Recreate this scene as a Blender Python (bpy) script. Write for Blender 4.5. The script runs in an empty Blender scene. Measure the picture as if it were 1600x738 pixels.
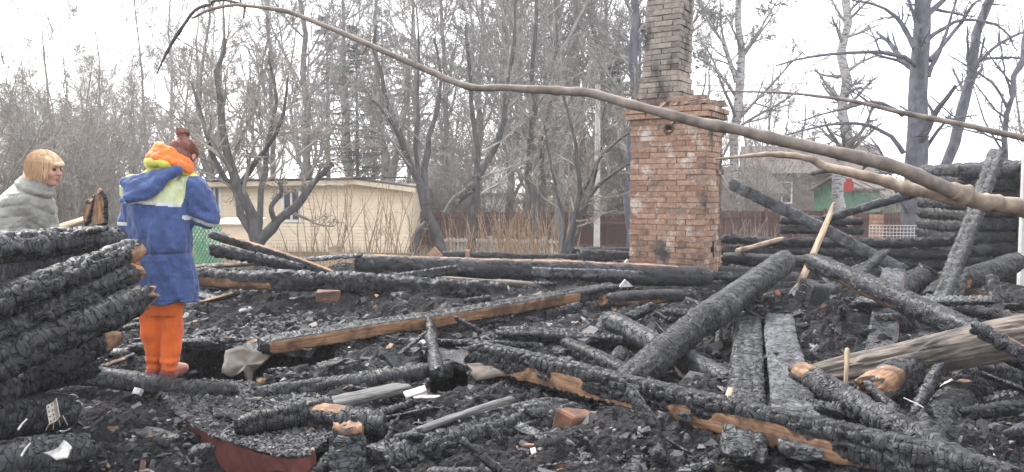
import bpy, math, random
import numpy as np
from mathutils import Vector, Matrix

# ------------------------------------------------------------------ camera, sky, sun, exposure
scene = bpy.context.scene
COL = scene.collection
FPX = 1186.0                       # focal length in pixels of the 1600 px wide picture
CAMZ = 1.7
PITCH = math.atan(69 / FPX)
cam_data = bpy.data.cameras.new('camera')
cam_data.sensor_width = 36
cam_data.lens = 36 * FPX / 1600
cam_data.clip_end = 3000
cam = bpy.data.objects.new('camera', cam_data)
COL.objects.link(cam)
cam.location = (0, 0, CAMZ)
cam.rotation_euler = (math.radians(90) - PITCH, 0, 0)
scene.camera = cam

SUN_EL, SUN_AZ = 52, -38          # azimuth from +Y, negative = to the left
world = bpy.data.worlds.new('World')
scene.world = world
world.use_nodes = True
wn = world.node_tree
for n in list(wn.nodes): wn.nodes.remove(n)
wo = wn.nodes.new('ShaderNodeOutputWorld')
wb = wn.nodes.new('ShaderNodeBackground')
ws = wn.nodes.new('ShaderNodeTexSky')
ws.sky_type = 'NISHITA'; ws.sun_disc = False
ws.sun_elevation = math.radians(SUN_EL); ws.sun_rotation = math.radians(SUN_AZ)
ws.air_density = 1.0; ws.dust_density = 3.0
wm = wn.nodes.new('ShaderNodeMixRGB')
wm.inputs[0].default_value = 0.80
wm.inputs[2].default_value = (12.4, 12.5, 13.1, 1)      # the even white cloud cover
wn.links.new(ws.outputs[0], wm.inputs[1])
wn.links.new(wm.outputs[0], wb.inputs[0])
wb.inputs[1].default_value = 0.12
wn.links.new(wb.outputs[0], wo.inputs[0])

sd = bpy.data.lights.new('sun', 'SUN')
sd.energy = 4.2; sd.angle = math.radians(20); sd.color = (1, 0.97, 0.92)
sun = bpy.data.objects.new('sun', sd)
COL.objects.link(sun)
_a, _e = math.radians(SUN_AZ), math.radians(SUN_EL)
sdir = Vector((math.sin(_a) * math.cos(_e), math.cos(_a) * math.cos(_e), math.sin(_e)))
sun.rotation_euler = sdir.to_track_quat('Z', 'Y').to_euler()
scene.view_settings.view_transform = 'Standard'
scene.view_settings.look = 'None'
scene.view_settings.exposure = 1.08
scene.view_settings.gamma = 1.0
scene.cycles.max_bounces = 6
scene.cycles.diffuse_bounces = 3
scene.cycles.volume_bounces = 2
scene.cycles.transparent_max_bounces = 4

# ------------------------------------------------------------------ helpers
_F = np.array([0, math.cos(PITCH), -math.sin(PITCH)])
_U = np.array([0, math.sin(PITCH), math.cos(PITCH)])
_R = np.array([1.0, 0, 0])

def A(px, py, d):
    """point at pixel (1600x738 frame) and distance d along the view axis"""
    return np.array([0, 0, CAMZ]) + d * (_F + (px - 800) / FPX * _R - (py - 369) / FPX * _U)

def G(px, py, z):
    """point seen at a pixel that lies at height z"""
    k = (_F - (py - 369) / FPX * _U)[2]
    return A(px, py, (z - CAMZ) / k)

def hsh(ix, iy, iz, seed=0):
    with np.errstate(over='ignore'):
        h = (ix.astype(np.int64) * 374761393 + iy.astype(np.int64) * 668265263 + iz.astype(np.int64) * 2147483647 + seed * 1274126177).astype(np.uint64)
        h = (h ^ (h >> np.uint64(13))) * np.uint64(1274126177)
        h = h ^ (h >> np.uint64(16))
        h = h * np.uint64(2246822519)
        h = h ^ (h >> np.uint64(15))
    return (h & np.uint64(0xFFFFFF)).astype(np.float64) / 16777216.0

def vnoise(p, seed=0):
    i = np.floor(p).astype(np.int64); f = p - i
    f = f * f * (3 - 2 * f)
    r = 0
    for dx in (0, 1):
        for dy in (0, 1):
            for dz in (0, 1):
                w = (f[..., 0] if dx else 1 - f[..., 0]) * (f[..., 1] if dy else 1 - f[..., 1]) * (f[..., 2] if dz else 1 - f[..., 2])
                r = r + w * hsh(i[..., 0] + dx, i[..., 1] + dy, i[..., 2] + dz, seed)
    return r * 2 - 1

def fbm(p, o=3, seed=0, g=0.5):
    a, s, r = 1.0, 1.0, 0
    for k in range(o):
        r = r + a * vnoise(p * s + 17.3 * k, seed + k); a *= g; s *= 2.03
    return r

def worley(p, seed=0, jit=0.8, pw=2.0):
    """F1, F2, cell id"""
    i = np.floor(p).astype(np.int64)
    n = p.shape[0]
    F1 = np.full(n, 9.0); F2 = np.full(n, 9.0); I = np.zeros(n)
    for dx in (-1, 0, 1):
        for dy in (-1, 0, 1):
            for dz in (-1, 0, 1):
                cx, cy, cz = i[:, 0] + dx, i[:, 1] + dy, i[:, 2] + dz
                qx = cx + .5 + jit * (hsh(cx, cy, cz, seed) - .5)
                qy = cy + .5 + jit * (hsh(cx, cy, cz, seed + 7) - .5)
                qz = cz + .5 + jit * (hsh(cx, cy, cz, seed + 13) - .5)
                if pw == 2: d = np.sqrt((p[:, 0] - qx) ** 2 + (p[:, 1] - qy) ** 2 + (p[:, 2] - qz) ** 2)
                else: d = (np.abs(p[:, 0] - qx) ** pw + np.abs(p[:, 1] - qy) ** pw + np.abs(p[:, 2] - qz) ** pw) ** (1 / pw)
                idn = hsh(cx, cy, cz, seed + 29)
                c = d < F1
                F2 = np.where(c, F1, np.minimum(F2, d))
                I = np.where(c, idn, I); F1 = np.where(c, d, F1)
    return F1, F2, I

def sm(a, b, x):
    t = np.clip((x - a) / (b - a), 0, 1)
    return t * t * (3 - 2 * t)

def mesh(name, V, F, mats=(), smooth=False, attrs=None, mi=None):
    """fast mesh: F is an (n,3) or (n,4) array or a list of such arrays"""
    me = bpy.data.meshes.new(name)
    Fs = F if isinstance(F, list) else [F]
    Fs = [np.asarray(f, dtype=np.int64) for f in Fs if len(f)]
    V = np.asarray(V, dtype=np.float32)
    me.vertices.add(len(V)); me.vertices.foreach_set('co', V.ravel())
    nl = sum(f.size for f in Fs); npol = sum(len(f) for f in Fs)
    me.loops.add(nl); me.loops.foreach_set('vertex_index', np.concatenate([f.ravel() for f in Fs]).astype(np.int32))
    me.polygons.add(npol)
    tot = np.concatenate([np.full(len(f), f.shape[1]) for f in Fs])
    st = np.concatenate([[0], np.cumsum(tot)[:-1]])
    me.polygons.foreach_set('loop_start', st.astype(np.int32))
    me.polygons.foreach_set('use_smooth', np.full(npol, bool(smooth)))
    if mi is not None: me.polygons.foreach_set('material_index', np.asarray(mi, dtype=np.int32))
    for k, v in (attrs or {}).items():
        v = np.asarray(v, dtype=np.float32)
        if v.ndim == 1:
            at = me.attributes.new(k, 'FLOAT', 'POINT'); at.data.foreach_set('value', v)
        else:
            at = me.attributes.new(k, 'FLOAT_COLOR', 'POINT')
            at.data.foreach_set('color', np.concatenate([v, np.ones((len(v), 1), np.float32)], 1).ravel())
    for m in mats: me.materials.append(m)
    me.update(calc_edges=True)
    me.validate()
    return me

def link(name, me, parent=None, loc=None, rot=None, mat=None, label=None, cat=None, group=None, kind=None, scale=None):
    o = bpy.data.objects.new(name, me)
    COL.objects.link(o)
    if parent is not None: o.parent = parent
    if loc is not None: o.location = Vector([float(v) for v in loc])
    if rot is not None: o.rotation_euler = rot
    if scale is not None: o.scale = scale
    if mat is not None: o.matrix_basis = mat
    if label: o['label'] = label
    if cat: o['category'] = cat
    if group: o['group'] = group
    if kind: o['kind'] = kind
    return o

def empty(name, loc, label, cat, group=None, rot=None):
    return link(name, None, loc=loc, rot=rot, label=label, cat=cat, group=group)

class MB:
    """collects boxes / polygons into one mesh"""
    def __init__(s): s.v = []; s.f3 = []; s.f4 = []; s.m3 = []; s.m4 = []
    def n(s): return len(s.v)
    def box(s, x0, y0, z0, x1, y1, z1, M=None, mi=0, jit=0, rng=random):
        b = len(s.v)
        for p in ((x0, y0, z0), (x1, y0, z0), (x1, y1, z0), (x0, y1, z0), (x0, y0, z1), (x1, y0, z1), (x1, y1, z1), (x0, y1, z1)):
            q = Vector(p)
            if jit: q += Vector((rng.uniform(-jit, jit), rng.uniform(-jit, jit), rng.uniform(-jit, jit)))
            if M is not None: q = M @ q
            s.v.append(tuple(q))
        for q in ((0, 3, 2, 1), (4, 5, 6, 7), (0, 1, 5, 4), (1, 2, 6, 5), (2, 3, 7, 6), (3, 0, 4, 7)):
            s.f4.append([b + k for k in q]); s.m4.append(mi)
    def quad(s, a, b, c, d, mi=0):
        k = len(s.v); s.v += [tuple(a), tuple(b), tuple(c), tuple(d)]; s.f4.append([k, k + 1, k + 2, k + 3]); s.m4.append(mi)
    def prism(s, pts, off, mi=0, mside=None):
        """closed polygon pts (list of 3-vectors) extruded by the vector off"""
        k = len(s.v); n = len(pts); off = np.array(off)
        s.v += [tuple(p) for p in pts] + [tuple(np.array(p) + off) for p in pts]
        for i in range(1, n - 1):
            s.f3.append([k, k + i, k + i + 1]); s.m3.append(mi)
            s.f3.append([k + n, k + n + i + 1, k + n + i]); s.m3.append(mi)
        for i in range(n):
            j = (i + 1) % n
            s.f4.append([k + i, k + j, k + n + j, k + n + i]); s.m4.append(mi if mside is None else mside)
    def build(s, name, mats, parent=None, **kw):
        me = mesh(name, np.array(s.v), [np.array(s.f4).reshape(-1, 4), np.array(s.f3).reshape(-1, 3)], mats, mi=s.m4 + s.m3)
        return link(name, me, parent, **kw)

def tubes(P, R, sides=4, seed=0, cap=False):
    """P (N,K,3) R (N,K) -> verts, quads"""
    N, K, _ = P.shape
    T = np.empty_like(P)
    T[:, 1:-1] = P[:, 2:] - P[:, :-2]; T[:, 0] = P[:, 1] - P[:, 0]; T[:, -1] = P[:, -1] - P[:, -2]
    T /= np.linalg.norm(T, axis=2, keepdims=True) + 1e-9
    ref = np.zeros((N, 1, 3)); mt = T.mean(1)
    usex = np.abs(mt[:, 0]) < 0.6
    ref[usex, 0, 0] = 1; ref[~usex, 0, 1] = 1
    B = np.cross(T, np.broadcast_to(ref, T.shape)); B /= np.linalg.norm(B, axis=2, keepdims=True) + 1e-9
    C = np.cross(T, B)
    a = np.arange(sides) * 2 * math.pi / sides
    V = P[:, :, None, :] + R[:, :, None, None] * (np.cos(a)[None, None, :, None] * B[:, :, None, :] + np.sin(a)[None, None, :, None] * C[:, :, None, :])
    idx = np.arange(N * K * sides).reshape(N, K, sides)
    nx = np.roll(idx, -1, 2)
    Q = np.stack([idx[:, :-1], nx[:, :-1], nx[:, 1:], idx[:, 1:]], -1).reshape(-1, 4)
    F = [Q]
    if cap and sides == 4:
        F.append(idx[:, 0, ::-1]); F.append(idx[:, -1])
    elif cap:
        for r in (idx[:, 0, ::-1], idx[:, -1]):
            for k in range(1, sides - 1): F.append(np.stack([r[:, 0], r[:, k], r[:, k + 1]], -1))
    return V.reshape(-1, 3), F

def spline(pts, n):
    """Catmull-Rom through rows of pts (any width) -> n rows"""
    p = np.array(pts, float); m = len(p)
    t = np.linspace(0, m - 1, n); i = np.minimum(t.astype(int), m - 2); u = (t - i)[:, None]
    P = lambda k: p[np.clip(k, 0, m - 1)]
    a, b, c, d = P(i - 1), P(i), P(i + 1), P(i + 2)
    return .5 * ((2 * b) + (c - a) * u + (2 * a - 5 * b + 4 * c - d) * u * u + (3 * b - a - 3 * c + d) * u ** 3)

# ------------------------------------------------------------------ materials
def nodes(name):
    m = bpy.data.materials.new(name); m.use_nodes = True
    nt = m.node_tree
    b = nt.nodes['Principled BSDF']
    return m, nt, b

def N(nt, t, **kw):
    n = nt.nodes.new(t)
    for k, v in kw.items():
        if k.startswith('i_'):
            key = k[2:]
            key = int(key) if key.isdigit() else key.replace('_', ' ')
            n.inputs[key].default_value = v
        else: setattr(n, k, v)
    return n

def coords(nt, kind='Object', scale=(1, 1, 1), rnd=True):
    tc = N(nt, 'ShaderNodeTexCoord')
    mp = N(nt, 'ShaderNodeMapping'); mp.inputs['Scale'].default_value = scale
    if kind == 'World':
        ge = N(nt, 'ShaderNodeNewGeometry'); nt.links.new(ge.outputs['Position'], mp.inputs[0])
    else: nt.links.new(tc.outputs[kind], mp.inputs[0])
    if rnd:
        oi = N(nt, 'ShaderNodeObjectInfo'); mu = N(nt, 'ShaderNodeMath', operation='MULTIPLY'); mu.inputs[1].default_value = 37.0
        nt.links.new(oi.outputs['Random'], mu.inputs[0]); nt.links.new(mu.outputs[0], mp.inputs['Location'])
    return mp.outputs[0]

def ramp(nt, src, a, b, c0=(0, 0, 0, 1), c1=(1, 1, 1, 1)):
    r = N(nt, 'ShaderNodeValToRGB')
    r.color_ramp.elements[0].position = a; r.color_ramp.elements[1].position = b
    r.color_ramp.elements[0].color = c0; r.color_ramp.elements[1].color = c1
    nt.links.new(src, r.inputs[0])
    return r.outputs[0]

def noise(nt, co, s, det=4, rough=.55):
    n = N(nt, 'ShaderNodeTexNoise'); n.inputs['Scale'].default_value = s; n.inputs['Detail'].default_value = det; n.inputs['Roughness'].default_value = rough
    nt.links.new(co, n.inputs['Vector'])
    return n.outputs['Fac']

def mix(nt, fac, a, b, mode='MIX'):
    m = N(nt, 'ShaderNodeMixRGB', blend_type=mode)
    for k, v in ((0, fac), (1, a), (2, b)):
        if isinstance(v, (int, float)): m.inputs[k].default_value = v
        elif isinstance(v, tuple): m.inputs[k].default_value = v if len(v) == 4 else (*v, 1)
        else: nt.links.new(v, m.inputs[k])
    return m.outputs[0]

def bump(nt, b, h, strength=.5, dist=.01, prev=None):
    bp = N(nt, 'ShaderNodeBump'); bp.inputs['Strength'].default_value = strength; bp.inputs['Distance'].default_value = dist
    nt.links.new(h, bp.inputs['Height'])
    if prev is not None: nt.links.new(prev, bp.inputs['Normal'])
    nt.links.new(bp.outputs[0], b.inputs['Normal'])
    return bp.outputs[0]

def simple(name, c0, c1=None, rough=.8, scale=8, stretch=(1, 1, 1), bs=.3, bd=.01, kind='Object', spec=.3, var=0.0, metal=0.0, lo=.35, hi=.65, rnd=True, det=5):
    m, nt, b = nodes(name)
    c1 = c1 or tuple(v * .7 for v in c0)
    co = coords(nt, kind, stretch, rnd)
    nf = noise(nt, co, scale, det, .6)
    col = mix(nt, ramp(nt, nf, lo, hi), c0, c1)
    if var:
        oi = N(nt, 'ShaderNodeObjectInfo')
        v = ramp(nt, oi.outputs['Random'], 0, 1, (1 - var, 1 - var, 1 - var, 1), (1 + var, 1 + var, 1 + var, 1))
        col = mix(nt, 1.0, col, v, 'MULTIPLY')
    nt.links.new(col, b.inputs['Base Color'])
    b.inputs['Roughness'].default_value = rough; b.inputs['Specular IOR Level'].default_value = spec; b.inputs['Metallic'].default_value = metal
    if bs: bump(nt, b, nf, bs, bd)
    return m

def char_material(name, dark=(.007, .007, .008), lite=(.034, .036, .041), ash=(.125, .13, .14), stretch=(1.45, .62, .62), vs=27):
    """alligatored charcoal; attribute 'wood' (0..1) shows the unburnt timber"""
    m, nt, b = nodes(name)
    co = coords(nt, 'Object', (1, 1, 1))
    n1 = noise(nt, co, 5, 6, .6)
    col = mix(nt, ramp(nt, n1, .34, .66), dark, lite)
    n2 = noise(nt, co, 45, 4, .6)
    n4 = noise(nt, co, 11, 5, .6)
    col = mix(nt, ramp(nt, n4, .57, .80), col, ash)
    cs = coords(nt, 'Object', (2.2, 22, 22))
    g = noise(nt, cs, 3.2, 6, .65)
    woodc = mix(nt, ramp(nt, g, .32, .62), (.34, .20, .11), (.12, .062, .035))
    blot = noise(nt, co, 7, 4)
    woodc = mix(nt, ramp(nt, blot, .47, .62), woodc, (.075, .042, .026))
    at = N(nt, 'ShaderNodeAttribute', attribute_name='wood')
    n3 = noise(nt, co, 22, 4, .6)
    ad = N(nt, 'ShaderNodeMath', operation='ADD'); nt.links.new(at.outputs['Fac'], ad.inputs[0]); nt.links.new(n3, ad.inputs[1])
    oi = N(nt, 'ShaderNodeObjectInfo')
    col = mix(nt, 1.0, col, ramp(nt, oi.outputs['Random'], 0, 1, (.55, .55, .56, 1), (1.45, 1.43, 1.42, 1)), 'MULTIPLY')
    col = mix(nt, ramp(nt, ad.outputs[0], .80, .96), col, (.055, .03, .018))
    wf = ramp(nt, ad.outputs[0], .95, 1.2)
    col = mix(nt, wf, col, woodc)
    nt.links.new(col, b.inputs['Base Color'])
    rr = mix(nt, wf, ramp(nt, n4, .3, .7, (.46, .46, .46, 1), (.7, .7, .7, 1)), (.75, .75, .75))
    nt.links.new(rr, b.inputs['Roughness'])
    b.inputs['Specular IOR Level'].default_value = .36
    # fine cracks and grain
    cv = coords(nt, 'Object', stretch)
    w = N(nt, 'ShaderNodeTexNoise'); w.inputs['Scale'].default_value = 14; nt.links.new(cv, w.inputs['Vector'])
    wv = N(nt, 'ShaderNodeVectorMath', operation='MULTIPLY_ADD'); wv.inputs[1].default_value = (.04, .04, .04)
    nt.links.new(w.outputs['Color'], wv.inputs[0]); nt.links.new(cv, wv.inputs[2])
    vo = N(nt, 'ShaderNodeTexVoronoi', feature='DISTANCE_TO_EDGE'); vo.inputs['Scale'].default_value = vs; vo.inputs['Randomness'].default_value = .62
    nt.links.new(wv.outputs[0], vo.inputs['Vector'])
    cr = ramp(nt, vo.outputs['Distance'], 0.0, .075)
    inv = mix(nt, wf, cr, (1, 1, 1))
    bp = N(nt, 'ShaderNodeBump'); bp.inputs['Strength'].default_value = 1.0; bp.inputs['Distance'].default_value = .014
    nt.links.new(inv, bp.inputs['Height'])
    bump(nt, b, n2, .35, .006, bp.outputs[0])
    return m

def weathered_material(name, a=(.20, .17, .145), bcol=(.055, .047, .042), stretch=(1.2, 14, 14)):
    m, nt, b = nodes(name)
    cs = coords(nt, 'Object', stretch)
    g = noise(nt, cs, 4, 7, .65)
    co = coords(nt, 'Object')
    n1 = noise(nt, co, 4, 4)
    col = mix(nt, ramp(nt, g, .35, .62), a, bcol)
    col = mix(nt, ramp(nt, n1, .52, .70), col, (.04, .038, .038))
    at = N(nt, 'ShaderNodeAttribute', attribute_name='wood')
    n3 = noise(nt, co, 20, 4, .6)
    ad = N(nt, 'ShaderNodeMath', operation='ADD'); nt.links.new(at.outputs['Fac'], ad.inputs[0]); nt.links.new(n3, ad.inputs[1])
    col = mix(nt, ramp(nt, ad.outputs[0], .92, 1.06), col, (.5, .34, .2))
    nt.links.new(col, b.inputs['Base Color']); b.inputs['Roughness'].default_value = .8; b.inputs['Specular IOR Level'].default_value = .25
    bump(nt, b, g, .8, .012)
    return m

M = {}
M['char'] = char_material('char')
M['char_plank'] = char_material('char_plank', lite=(.080, .084, .093), ash=(.175, .18, .19), stretch=(1.9, .6, .6), vs=25)
M['weathered'] = weathered_material('weathered_wood')
M['pale_wood'] = weathered_material('pale_wood', (.42, .33, .24), (.22, .16, .11))
M['grey_wood'] = weathered_material('grey_wood', (.15, .148, .145), (.05, .05, .05))
M['white_ash'] = simple('white_ash', (.50, .49, .47), (.25, .24, .23), scale=30, bs=.4)
M['scrap_tan'] = simple('scorched_sheet', (.10, .08, .065), (.03, .025, .022), rough=.7, scale=9, bs=.4)
M['rust'] = simple('rusty_metal', (.13, .055, .03), (.035, .025, .02), rough=.7, scale=14, bs=.4)
M['tin'] = simple('burnt_tin', (.36, .33, .29), (.17, .15, .13), rough=.5, scale=22, metal=.3, bs=.3)
M['hole'] = simple('soot', (.008, .008, .008), rough=.9, bs=0)
M['red_clay'] = simple('red_painted_side', (.155, .052, .042), (.06, .026, .022), rough=.7, scale=9, bs=.5, bd=.01, lo=.42, hi=.7)
M['mortar'] = simple('mortar', (.25, .18, .14), (.15, .11, .09), rough=.95, scale=20, bs=.5)
def soil(name, a, b_, c, kind='World'):
    m, nt, b = nodes(name)
    co = coords(nt, kind, rnd=False)
    n1 = noise(nt, co, 3.2, 6, .62); n2 = noise(nt, co, 38, 6, .72)
    col = mix(nt, ramp(nt, n1, .38, .64), a, b_)
    col = mix(nt, ramp(nt, n2, .55, .78), col, c)
    nt.links.new(col, b.inputs['Base Color']); b.inputs['Roughness'].default_value = .85; b.inputs['Specular IOR Level'].default_value = .18
    vo = N(nt, 'ShaderNodeTexVoronoi', feature='F1'); vo.inputs['Scale'].default_value = 42; nt.links.new(co, vo.inputs['Vector'])
    bp = N(nt, 'ShaderNodeBump'); bp.inputs['Strength'].default_value = .9; bp.inputs['Distance'].default_value = .02
    nt.links.new(vo.outputs['Distance'], bp.inputs['Height'])
    bump(nt, b, n2, .9, .02, bp.outputs[0])
    return m
M['terrain'] = soil('burnt_debris', (.008, .008, .009), (.028, .028, .030), (.10, .10, .10))
M['ground'] = soil('garden_ground', (.12, .095, .065), (.17, .14, .10), (.22, .19, .14))
def rubble_mat():
    m, nt, b = nodes('rubble')
    at = N(nt, 'ShaderNodeAttribute', attribute_name='col')
    co = coords(nt, 'World', rnd=False)
    n2 = noise(nt, co, 60, 4, .7)
    col = mix(nt, 1.0, at.outputs['Color'], ramp(nt, n2, .3, .7, (.45, .45, .45, 1), (1.5, 1.5, 1.5, 1)), 'MULTIPLY')
    nt.links.new(col, b.inputs['Base Color']); b.inputs['Roughness'].default_value = .65; b.inputs['Specular IOR Level'].default_value = .28
    bump(nt, b, n2, .8, .01)
    return m
M['rubble'] = rubble_mat()
def brick_mat(name, c0, c1, wash, soot, ws=1.0, ss=1.0):
    m, nt, b = nodes(name)
    oi = N(nt, 'ShaderNodeObjectInfo')
    base = ramp(nt, oi.outputs['Random'], 0, 1, (*c0, 1), (*c1, 1))
    co = coords(nt, 'World', rnd=False)
    n0 = noise(nt, co, 26, 5, .7)
    base = mix(nt, 1.0, base, ramp(nt, n0, .3, .7, (.6, .58, .56, 1), (1.3, 1.3, 1.3, 1)), 'MULTIPLY')
    n1 = noise(nt, co, 3.6, 8, .74)
    col = mix(nt, ramp(nt, n1, wash, wash + .10), base, (.46, .41, .36))
    n2 = noise(nt, coords(nt, 'World', (1, 1, .6), rnd=False), 2.6, 5, .6)
    col = mix(nt, ramp(nt, n2, soot, soot + .14), col, (.05, .045, .042))
    nt.links.new(col, b.inputs['Base Color']); b.inputs['Roughness'].default_value = .9; b.inputs['Specular IOR Level'].default_value = .2
    bump(nt, b, n0, .7, .008)
    return m
M['brick'] = brick_mat('stove_brick', (.34, .22, .155), (.22, .13, .09), .54, .52)
M['shaft_brick'] = brick_mat('shaft_brick', (.30, .265, .225), (.19, .165, .145), .66, .56)
M['bark'] = simple('grey_bark', (.21, .20, .19), (.10, .095, .09), rough=.9, scale=9, stretch=(1, 1, .35), bs=.6, bd=.02)
M['bark_dark'] = simple('dark_bark', (.10, .095, .092), (.045, .042, .042), rough=.9, scale=10, stretch=(1, 1, .4), bs=.6, bd=.02)
M['bark_lilac'] = simple('aspen_bark', (.13, .13, .155), (.06, .06, .075), rough=.9, scale=7, stretch=(1, 1, .5), bs=.4, bd=.02)
M['birch'] = simple('birch_bark', (.34, .33, .33), (.09, .085, .08), rough=.8, scale=11, stretch=(.5, .5, 1.6), bs=.2, lo=.50, hi=.62)
M['twig'] = simple('twigs', (.29, .28, .265), (.18, .172, .165), rough=.9, scale=3, bs=0)
M['twig_brown'] = simple('brown_twigs', (.29, .255, .22), (.18, .158, .135), rough=.9, scale=3, bs=0)
M['twig_tan'] = simple('tan_stems', (.36, .26, .17), (.22, .15, .10), rough=.9, scale=3, bs=0)
M['needle'] = simple('spruce_needles', (.045, .06, .04), (.025, .035, .025), rough=.9, scale=6, bs=0)
M['leafbud'] = simple('young_leaves', (.30, .33, .17), (.24, .27, .13), rough=.8, scale=6, bs=0)
M['branch_pale'] = simple('peeled_branch', (.22, .185, .16), (.09, .078, .07), rough=.75, scale=9, stretch=(1, 1, 1), bs=.7, bd=.012)
M['branch_tan'] = simple('peeled_limb', (.29, .23, .175), (.12, .095, .075), rough=.75, scale=9, bs=.7, bd=.012)
M['siding'] = simple('cream_siding', (.82, .70, .53), (.74, .62, .46), rough=.7, scale=4, bs=.1, kind='World', rnd=False)
M['cream_trim'] = simple('cream_trim', (.70, .62, .47), (.6, .52, .4), rough=.6, scale=4, bs=.05)
M['white_paint'] = simple('white_paint', (.78, .78, .76), (.6, .6, .58), rough=.5, scale=6, bs=.1)
M['glass'] = simple('window_glass', (.05, .055, .06), (.08, .085, .09), rough=.1, scale=2, bs=0, spec=.6)
M['roof_sheet'] = simple('roof_sheet', (.16, .14, .13), (.10, .09, .085), rough=.7, scale=5, bs=.2)
M['fence_brown'] = simple('brown_fence', (.10, .050, .042), (.065, .035, .03), rough=.6, scale=6, stretch=(1, 1, .3), bs=.1, var=.15)
M['fence_grey'] = simple('grey_pickets', (.50, .49, .46), (.30, .29, .27), rough=.8, scale=6, bs=.3, var=.2)
M['concrete'] = simple('pale_concrete', (.50, .49, .47), (.36, .35, .33), rough=.85, scale=7, bs=.3)
M['green_paint'] = simple('green_paint', (.085, .17, .11), (.05, .11, .075), rough=.7, scale=5, bs=.2)
M['green_net'] = simple('green_plastic', (.03, .30, .17), (.02, .22, .12), rough=.6, scale=8, bs=0)
M['roof_brown'] = simple('old_roof', (.12, .098, .088), (.07, .06, .055), rough=.9, scale=4, bs=.3, kind='World', rnd=False)
M['grey_boards'] = simple('grey_boards', (.23, .20, .18), (.14, .12, .11), rough=.9, scale=4, bs=.3)
M['orange_wood'] = simple('orange_posts', (.33, .20, .13), (.22, .13, .09), rough=.8, scale=6, bs=.2)
M['wire'] = simple('wire', (.07, .07, .075), rough=.5, bs=0)
M['dry_grass'] = simple('dry_grass', (.34, .27, .17), (.24, .20, .12), rough=.9, scale=2, bs=0)
M['red_plastic'] = simple('red_plastic', (.34, .03, .03), (.25, .02, .02), rough=.5, bs=0)
def cloth(name, c, c1=None, rough=.75, s=240, sheen=.2, big=.25):
    m, nt, b = nodes(name)
    co = coords(nt, 'Object', rnd=False)
    n1 = noise(nt, co, 7, 4, .55); n2 = noise(nt, co, s, 2)
    col = mix(nt, ramp(nt, n1, .35, .68), c, c1 or tuple(v * .78 for v in c))
    nt.links.new(col, b.inputs['Base Color']); b.inputs['Roughness'].default_value = rough
    b.inputs['Sheen Weight'].default_value = sheen; b.inputs['Specular IOR Level'].default_value = .25
    bp = N(nt, 'ShaderNodeBump'); bp.inputs['Strength'].default_value = big; bp.inputs['Distance'].default_value = .03
    n3 = noise(nt, coords(nt, 'Object', (1, 1, .45), rnd=False), 13, 5, .6); nt.links.new(n3, bp.inputs['Height'])
    bump(nt, b, n2, .15, .002, bp.outputs[0])
    return m
M['blue_cloth'] = cloth('blue_jacket_cloth', (.045, .078, .20), (.028, .05, .14), big=.9)
M['hivis'] = cloth('yellow_hivis_cloth', (.52, .50, .09), big=.6)
M['hivis_pale'] = cloth('pale_hivis_cloth', (.50, .54, .33), big=.6)
M['reflective'] = cloth('reflective_tape', (.50, .52, .50), rough=.4, big=.15)
M['orange_cloth'] = cloth('orange_cloth', (.60, .115, .012), (.46, .08, .01), big=.8)
M['hood_orange'] = cloth('orange_hood_cloth', (.60, .15, .02), (.48, .11, .015), big=.7)
M['olive_cloth'] = cloth('grey_olive_puffer', (.25, .25, .225), (.17, .17, .155), rough=.5, big=.8)
M['jeans'] = cloth('blue_jeans', (.06, .12, .28), big=.3)
M['skin'] = cloth('skin', (.44, .25, .19), (.38, .20, .15), rough=.55, s=90, sheen=0, big=.03)
M['shoe'] = cloth('red_shoes', (.25, .05, .04), (.14, .03, .028), big=.2)
M['lip'] = cloth('lips', (.36, .12, .10), big=0)
M['eye'] = simple('eye', (.03, .025, .02), rough=.2, bs=0)
def hair_mat(name, a, b_):
    m, nt, b = nodes(name)
    co = coords(nt, 'Object', (60, 60, 7), rnd=False)
    n1 = noise(nt, co, 1.6, 4, .6)
    nt.links.new(mix(nt, ramp(nt, n1, .3, .7), a, b_), b.inputs['Base Color'])
    b.inputs['Roughness'].default_value = .5
    bump(nt, b, n1, .7, .006)
    return m
M['hair_red'] = hair_mat('red_hair', (.20, .062, .036), (.10, .028, .018))
M['hair_blond'] = hair_mat('blond_hair', (.62, .44, .28), (.44, .28, .16))

# ------------------------------------------------------------------ ground and debris field
PITS = [(-1.95, 5.85, .56, 1.05, 1.3), (-.46, 5.45, .18, .62, 1.1), (.02, 8.1, .2, .2, .25)]
MOUNDS = [(-1.5, 7.7, 1.9, .9, .26), (2.75, 6.9, .9, .7, .36), (-.3, 4.25, .55, .35, .10), (.2, 5.9, 1.0, .6, .06), (1.0, 10.6, 2.6, 1.2, .16), (.0, 8.5, 1.7, .8, .15),
          (-1.50, 3.38, .42, .28, -.20), (-2.15, 3.75, .22, .25, .07), (4.4, 4.6, 1.0, .5, -.18), (2.0, 4.9, .35, .3, -.22), (.9, 3.5, .5, .3, -.06), (-.75, 4.9, .9, .25, .05), (-3.1, 6.9, .9, .9, .12)]

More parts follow.
